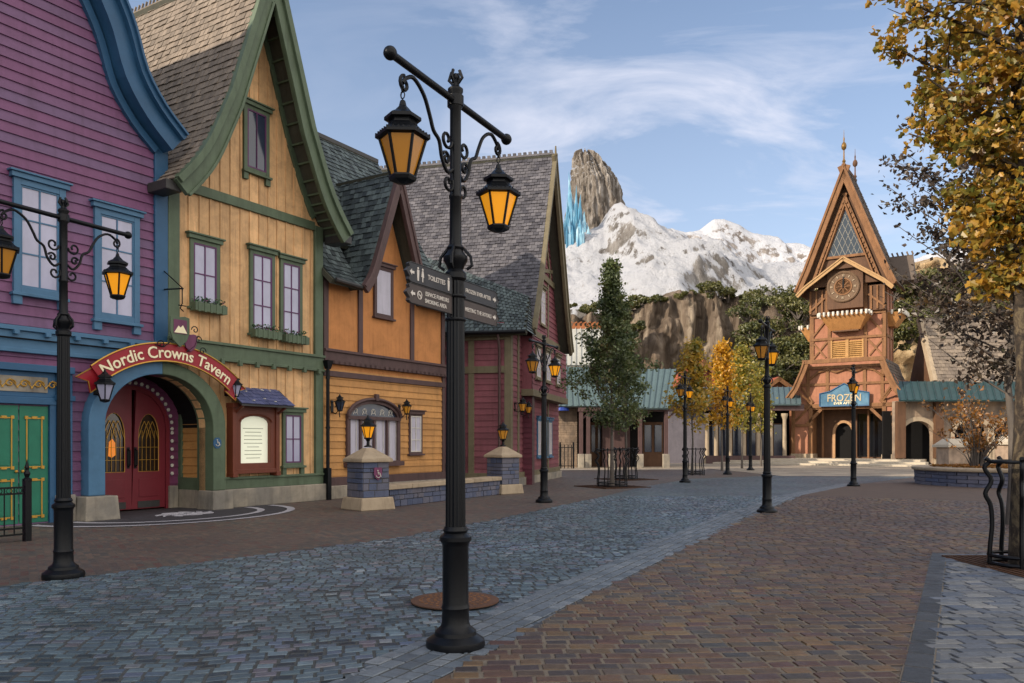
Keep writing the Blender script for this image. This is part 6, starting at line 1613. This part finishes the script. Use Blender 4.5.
# bare shrub with orange leaves in the planter
SHB = PL.location+Vector((-1.5, -.7, .6))
def shrub(name, loc, label, n, H, sp, nleaf, ls, lm, group=None, bark=M_barkg):
    t = empty(name, loc, 0, label, 'shrub', group); b = MB(); tips = []
    for i in range(n):
        a = R.uniform(0, 2*PI); k = R.uniform(.15, 1); e = Vector((math.cos(a)*sp*k, math.sin(a)*sp*k, H*R.uniform(.6, 1)*(1.05-.35*k)))
        mid = Vector((e.x*.35, e.y*.35, e.z*.5)); o = Vector((math.cos(a), math.sin(a), 0))*.12
        b.tube(smooth([tuple(o), tuple(mid), tuple(e)], 3), [.03, .026, .022, .018, .014, .01, .006][:7], 5)
        for j in range(7):
            s = R.uniform(.3, .95); c0 = mid.lerp(e, s) if s > .5 else o.lerp(mid, s*2); c1 = c0+Vector((R.gauss(0, .3), R.gauss(0, .3), R.uniform(.15, .6)))*H*.3
            b.tube([c0, c0.lerp(c1, .5)+Vector((R.gauss(0, .03),)*3), c1], [.01, .008, .004], 4); tips.append((c0, c1))
    b.build('branches', bark, t)
    l = MB()
    for i in range(nleaf):
        c0, c1 = R.choice(tips); lf(l, c0.lerp(c1, R.random()**.5)+Vector((R.gauss(0, .06), R.gauss(0, .06), R.gauss(0, .06))), ls*R.uniform(.6, 1.2), R.random())
    l.build('leaves', lm, t, recalc=False); return t
shrub('bare_shrub', SHB, 'bare twiggy shrub with few orange leaves growing in the stone planter', 30, 3.2, 2.0, 1300, .1, M_lshr)
lt = MB()
for i in range(1800):
    a = R.uniform(0, 2*PI); r_ = 2.6*math.sqrt(R.random()); lf(lt, Vector((r_*math.cos(a), r_*math.sin(a), .69+R.random()*.05)), .1, R.random(), up=4)
o = tag(lt.build('leaf_litter', M_lshr, None, recalc=False), kind='stuff'); o.location = PL.location

# ------------------------------------------------------------------ rock faces, mountain
def terrain(name, nx, ny, fn, m, smooth_=True):
    vs = []; fs = []
    for j in range(ny+1):
        for i in range(nx+1): vs.append(tuple(fn(i/nx, j/ny)))
    for j in range(ny):
        for i in range(nx): a = j*(nx+1)+i; fs.append((a, a+1, a+nx+2, a+nx+1))
    me = bpy.data.meshes.new(name); me.from_pydata(vs, [], fs); me.materials.append(m); me.polygons.foreach_set('use_smooth', [smooth_]*len(fs)); me.update()
    o = bpy.data.objects.new(name, me); C.objects.link(o); return o
def fbm(p, o=5, H=.9): return noise.fractal(Vector(p), H, 2.1, o)
def interp(pts, x):
    if x <= pts[0][0]: return pts[0][1]
    for (a, b), (c, d) in zip(pts[:-1], pts[1:]):
        if x <= c: t = (x-a)/(c-a); return b+(d-b)*t
    return pts[-1][1]
def rockmat(name, c1, c2, c3, vs=(1, 1, .12), sc=.25, bs=1.0, snow=None):
    t = NT(name); g = t.mapv(scale=vs)
    col = t.ramp(t.noise(sc, 7, .62, vec=g, dist=.6), [(.3, hexc(c1)), (.5, hexc(c2)), (.68, hexc(c3))])
    cr_ = t.ramp(t.noise(sc*4, 6, .7, vec=g), [(.35, (.55, .52, .5)), (.55, (1, 1, 1))]); col = t.mix(1.0, col, cr_, 'MULTIPLY')
    if snow:
        geo = t.n.new('ShaderNodeNewGeometry'); s = t.n.new('ShaderNodeSeparateXYZ'); t.link(geo.outputs['Normal'], s.inputs[0])
        nz = t.noise(snow[2], 8, .75, vec=t.mapv(scale=(1, 1, .45))); ad = t.add('ShaderNodeMath', operation='MULTIPLY_ADD', i_1=snow[3], i_2=-snow[3]*.5); t.link(nz, ad.inputs[0])
        ad2 = t.add('ShaderNodeMath', operation='ADD'); t.link(s.outputs[2], ad2.inputs[0]); t.link(ad.outputs[0], ad2.inputs[1])
        f = t.ramp(ad2.outputs[0], [(snow[0], (0, 0, 0)), (snow[1], (1, 1, 1))]); col = t.mix(f, col, hexc('b6b8be'))
    t.link(col, t.b.inputs['Base Color']); t.b.inputs['Roughness'].default_value = .85; t.b.inputs['Specular IOR Level'].default_value = .2
    n1 = t.bump(t.noise(sc*5, 8, .75, vec=g), .8, bs); t.link(n1, t.b.inputs['Normal']); return t.m
M_cliff = rockmat('brown strata cliff rock', '40362e', '786a5c', 'a39684', (1, 1, .12), .35, .9)
M_cliffg = rockmat('sandy boulder rock', '7a6448', 'a58c6a', 'b8a584', (1, 1, .5), .2, .5)
M_snow = rockmat('snow over brown rock', '524e4c', '74706c', '9c9894', (1, 1, .5), .2, 1.6, snow=(.44, .54, .6, 1.1))
M_snow2 = rockmat('far snow and rock', '6c6560', '8a837e', 'a69f9a', (1, 1, .6), .08, 1.2, snow=(.57, .64, .35, 1.05))
M_spire = rockmat('dark spire rock', '3a3029', '938a80', 'd6d0ca', (1, 1, .11), 1.1, 2.2, snow=(.42, .58, .3, 1.1))
px2x = lambda px, D: (px-512)/FOC*D
zz2 = lambda py, D: 1.6-(py-HY)/FOC*D

# near hill of the snow mountain with the shoulder under the spire
DA = 190.
profA = [(470, 330), (530, 285), (553, 262), (575, 243), (598, 232), (615, 210), (622, 205), (633, 215), (645, 229), (660, 243), (680, 255), (705, 265), (740, 268), (775, 262), (810, 262), (850, 275), (900, 280), (960, 275), (1100, 285)]
def fnA(u, v):
    px = 440+u*700; X = px2x(px, DA); top = zz2(interp(profA, px), DA); base = zz2(352, DA)
    d = (v-.62)/.62 if v < .62 else (v-.62)/.38     # ridge at v=.62
    Y = DA+d*55 if v < .62 else DA+d*40
    s = 1-abs(d); s = s**.85 if v < .62 else s
    n = fbm((X*.035, Y*.035, 3.1), 7, .55); rg = 1-abs(noise.noise(Vector((X*.06+Y*.03, Y*.045, 7.))))*2
    rm = noise.ridged_multi_fractal(Vector((X*.022+3, Y*.03, 1.7)), 1.0, 2.1, 6, 1.0, 2.0)-1.1; gl = 1-abs(noise.noise(Vector((X*.11+noise.noise(Vector((X*.05, Y*.05, 1)))*1.5, Y*.05, 13.))))*2.4
    z = base+(top-base)*s+n*1.6*min(1, (1-s)*4+.25)+rm*11.5*min(1, (1-s)*3+.04)*min(1, s*4)
    fade = min(1, u*8, (1-u)*8); z = z*fade+(1-fade)*2
    if v == 0: z = -3
    return (X+noise.noise(Vector((X*.05, Y*.05, 9.)))*2, Y, z)
mA = tag(terrain('mountain', 420, 170, fnA, M_snow), kind='structure')
# farther ridge with the second rocky peak
DB = 300.
profB = [(600, 262), (640, 236), (653, 227), (668, 230), (682, 235), (700, 231), (714, 219.5), (724, 218.5), (735, 223), (752, 232), (778, 235.5), (785, 243), (800, 243), (812, 248), (845, 262), (875, 268), (905, 262), (930, 254), (960, 258), (1000, 270), (1100, 280)]
def fnB(u, v):
    px = 580+u*520; X = px2x(px, DB); top = zz2(interp(profB, px), DB); base = zz2(345, DB)
    d = (v-.6)/.6 if v < .6 else (v-.6)/.4; Y = DB+d*70; s = 1-abs(d)
    rm = noise.ridged_multi_fractal(Vector((X*.018+8, Y*.022, 4.7)), .9, 2.1, 7, 1.0, 2.0)-1.1; n = fbm((X*.03, Y*.03, 5.1), 7, .6); rg = 1-abs(noise.noise(Vector((X*.05, Y*.03, 2.))))*2
    z = base+(top-base)*s+n*2.5*min(1, (1-s)*3+.2)+rm*14*min(1, (1-s)*3+.1)*min(1, s*4)
    if v == 0: z = 0
    return (X, Y, z)
mB = tag(terrain('mountain', 340, 130, fnB, M_snow2), kind='structure')
# the fluted rock spire
DS = 196.
spL = [(300, 556), (262, 562), (237, 568), (200, 571), (172, 572), (157, 576), (153.5, 584)]
spR = [(300, 650), (262, 640), (237, 634), (206, 623), (182, 616.5), (164, 605), (157, 596), (153.5, 586)]
def fnS(u, v):
    py = 300-(300-153.6)*v**.9
    iL = interp([(-a, b) for a, b in spL], -py); iR = interp([(-a, b) for a, b in spR], -py)
    cx = px2x((iL+iR)/2, DS); r = px2x(iR, DS)-px2x(iL, DS); r = r/2
    a = u*2*PI; z = zz2(py, DS)
    fl = noise.noise(Vector((math.cos(a)*2.6, math.sin(a)*2.6, z*.05)))*.2+(1-abs(noise.noise(Vector((math.cos(a)*5, math.sin(a)*5, z*.07))))*3)*.12+noise.noise(Vector((math.cos(a)*13, math.sin(a)*13, z*.2)))*.1
    vd_ = noise.voronoi(Vector((a*r*.28, z*.06, 2.)))[0]; fl += min(.45, vd_[1]-vd_[0])*.22-.06; vd_ = noise.voronoi(Vector((a*r*.7, z*.2, 7.)))[0]; fl += min(.4, vd_[1]-vd_[0])*.09
    rr = r*(1+fl*(.9 if v > .25 else .5)); zt = z+noise.noise(Vector((math.cos(a)*3, math.sin(a)*3, 4)))*(2.4 if v > .9 else .8)*v
    return (cx+rr*math.cos(a), DS+rr*.7*math.sin(a), zt if v < .999 else z-.5)
tag(terrain('rock_spire', 260, 170, fnS, M_spire), kind='structure')
# blue ice crystals on the flank
t = NT('blue ice'); cI = t.ramp(t.noise(.35, 5, .6, vec=t.mapv(scale=(1, 1, .4))), [(.3, hexc('2a5f7e')), (.48, hexc('4684a4')), (.66, hexc('a4c8d6'))]); t.link(cI, t.b.inputs['Base Color']); t.b.inputs['Roughness'].default_value = .5; M_ice = t.m
ice = empty('ice_crystals', (px2x(573, 183), 183, zz2(254, 183)), 0, 'cluster of pointed blue ice crystals on the flank of the rock spire', 'ice crystals')
k = 183/FOC
for (dx, h, r_, y) in ((0, 72, 2.6, 0), (4.5, 50, 2.6, -2), (-6, 44, 2.2, -1), (-10, 30, 2, -2), (9, 34, 2.8, -3), (-2, 46, 3, -4), (2, 58, 2.2, -1.5), (13, 20, 2.2, -4), (-13.5, 18, 1.6, -2), (-4, 26, 3, -5), (5, 24, 3, -6)):
    m = MB(); r_ *= k*1.5; hh = h*k*1.15; tw = R.random()
    m.T = Matrix.Translation((dx*k, y, 0)) @ Matrix.Rotation(R.uniform(-.06, .06), 4, 'Y') @ Matrix.Rotation(tw, 4, 'Z')
    m.lathe([(r_, -16), (r_*.9, hh*.45), (r_*.75, hh*.47), (r_*.55, hh*.72), (r_*.42, hh*.74), (.02, hh)], n=6)
    for q in range(4): a = q*PI/2; m.lathe([(r_*.3, 0), (r_*.28, hh*.5), (.01, hh*.72)], (r_*.85*math.cos(a), r_*.85*math.sin(a), 0), 5)
    m.build('crystal', M_ice, ice)

# brown cliff with vertical strata behind the trees
def cliff(name, px0, px1, D, tops, nx, nz, m, amp, freq, zs, seed, bottom=-1):
    def fn(u, v):
        px = px0+(px1-px0)*u; X = px2x(px, D); top = zz2(interp(tops, px), D)+noise.noise(Vector((X*.3, seed, 0)))*1.2; z = bottom+(top-bottom)*min(1, v/.86)
        w = noise.noise(Vector((z*.07, seed, X*.03)))*1.6
        f = (1-abs(noise.noise(Vector(((X+w)*freq, z*zs, seed))))*2)*amp+noise.noise(Vector(((X+w)*freq*3, z*zs*3, seed+4)))*amp*.45+noise.noise(Vector((X*freq*8, z*zs*8, seed+9)))*amp*.16
        vd_ = noise.voronoi(Vector((X*freq*1.6+w*.3, z*zs*4.5, seed)))[0]; f += min(.5, vd_[1]-vd_[0])*amp*1.0; vd_ = noise.voronoi(Vector((X*freq*4, z*zs*12, seed+5)))[0]; f += min(.4, vd_[1]-vd_[0])*amp*.4
        Y = D-f+max(0, v-.8)*6+v*4
        if v > .86: Y += (v-.86)*160; z = top+(v-.86)*16+noise.noise(Vector((X*.1, Y*.1, seed)))*1.6*(1 if v > .9 else 0)
        return (X, Y, z)
    return tag(terrain(name, nx, nz, fn, m), kind='structure')
cliff('cliff', 400, 880, 112., [(400, 330), (560, 312), (585, 316), (640, 306), (655, 297), (700, 292), (740, 297), (760, 303), (800, 300), (880, 300)], 420, 130, M_cliff, 3.0, .21, .03, 3.3)
cliff('cliff', 860, 1300, 96., [(860, 300), (893, 262), (905, 258), (925, 262), (950, 254), (975, 262), (1010, 266), (1100, 290), (1300, 300)], 200, 80, M_cliffg, 3.2, .12, .09, 8.1)
def bush(loc, rad, label, n, ls, lm, seed, flat=.7):
    t = empty('cliff_shrub', loc, 0, label, 'shrub', 'evergreen shrubs on the cliffs'); l = MB(); b = MB()
    cl = [Vector((R.gauss(0, .45), R.gauss(0, .45), abs(R.gauss(0, .45))*flat+.15))*rad for _ in range(9)]
    for c in cl: b.tube([(0, 0, -.6), tuple(c*.5), tuple(c)], [.12, .09, .04], 5)
    for i in range(n):
        c = R.choice(cl); d = Vector((R.gauss(0, 1), R.gauss(0, 1), R.gauss(0, 1))).normalized()*R.uniform(.55, 1)*rad*.42
        lf(l, c+Vector((d.x, d.y, d.z*.6)), ls, min(1, max(0, .5+.5*noise.noise(c*2+Vector((seed, 0, 0)))+R.gauss(0, .15))))
    b.build('branches', M_barkg, t); l.build('foliage', lm, t, recalc=False); return t
zones = []
for i in range(18):
    px = 556+i*13.6+R.uniform(-6, 6); py = interp([(556, 306), (600, 312), (640, 303), (700, 293), (745, 299), (800, 300)], px); zones.append((px, py+R.uniform(-2, 3), 113, R.uniform(.6, 1.9), 'on the brown cliff rim'))
for i in range(27):
    px = R.uniform(745, 803); py = R.uniform(300, 392); zones.append((px, py, 106-R.random()*4-(py-300)*.08, R.uniform(1.6, 2.8), 'hanging on the rock beside the tower'))
for i in range(8):
    px = R.uniform(600, 655); py = R.uniform(318, 345); zones.append((px, py, 108, R.uniform(1.2, 2.0), 'behind the conical tree'))
for (px, py, r_) in ((893, 296, 2), (903, 292, 2), (918, 292, 2.4), (930, 298, 2.2), (942, 300, 2), (905, 322, 1.8), (918, 325, 2.3), (932, 322, 2), (896, 335, 2.2), (909, 340, 2.2), (926, 342, 1.8), (900, 312, 1.6), (950, 290, 2.2), (965, 285, 2.4), (890, 350, 1.8), (985, 300, 2.5), (1005, 290, 2.6), (1020, 310, 2.6)):
    zones.append((px, py, 90, r_, 'on the sandy rocks beyond the tower'))
WHERE = {}
for i, (px, py, D, r_, wh) in enumerate(zones):
    bush(at(px, py, D), r_, 'olive evergreen shrub '+wh, 800, .27, M_lscrub, i)['group'] = 'evergreen shrubs '+wh
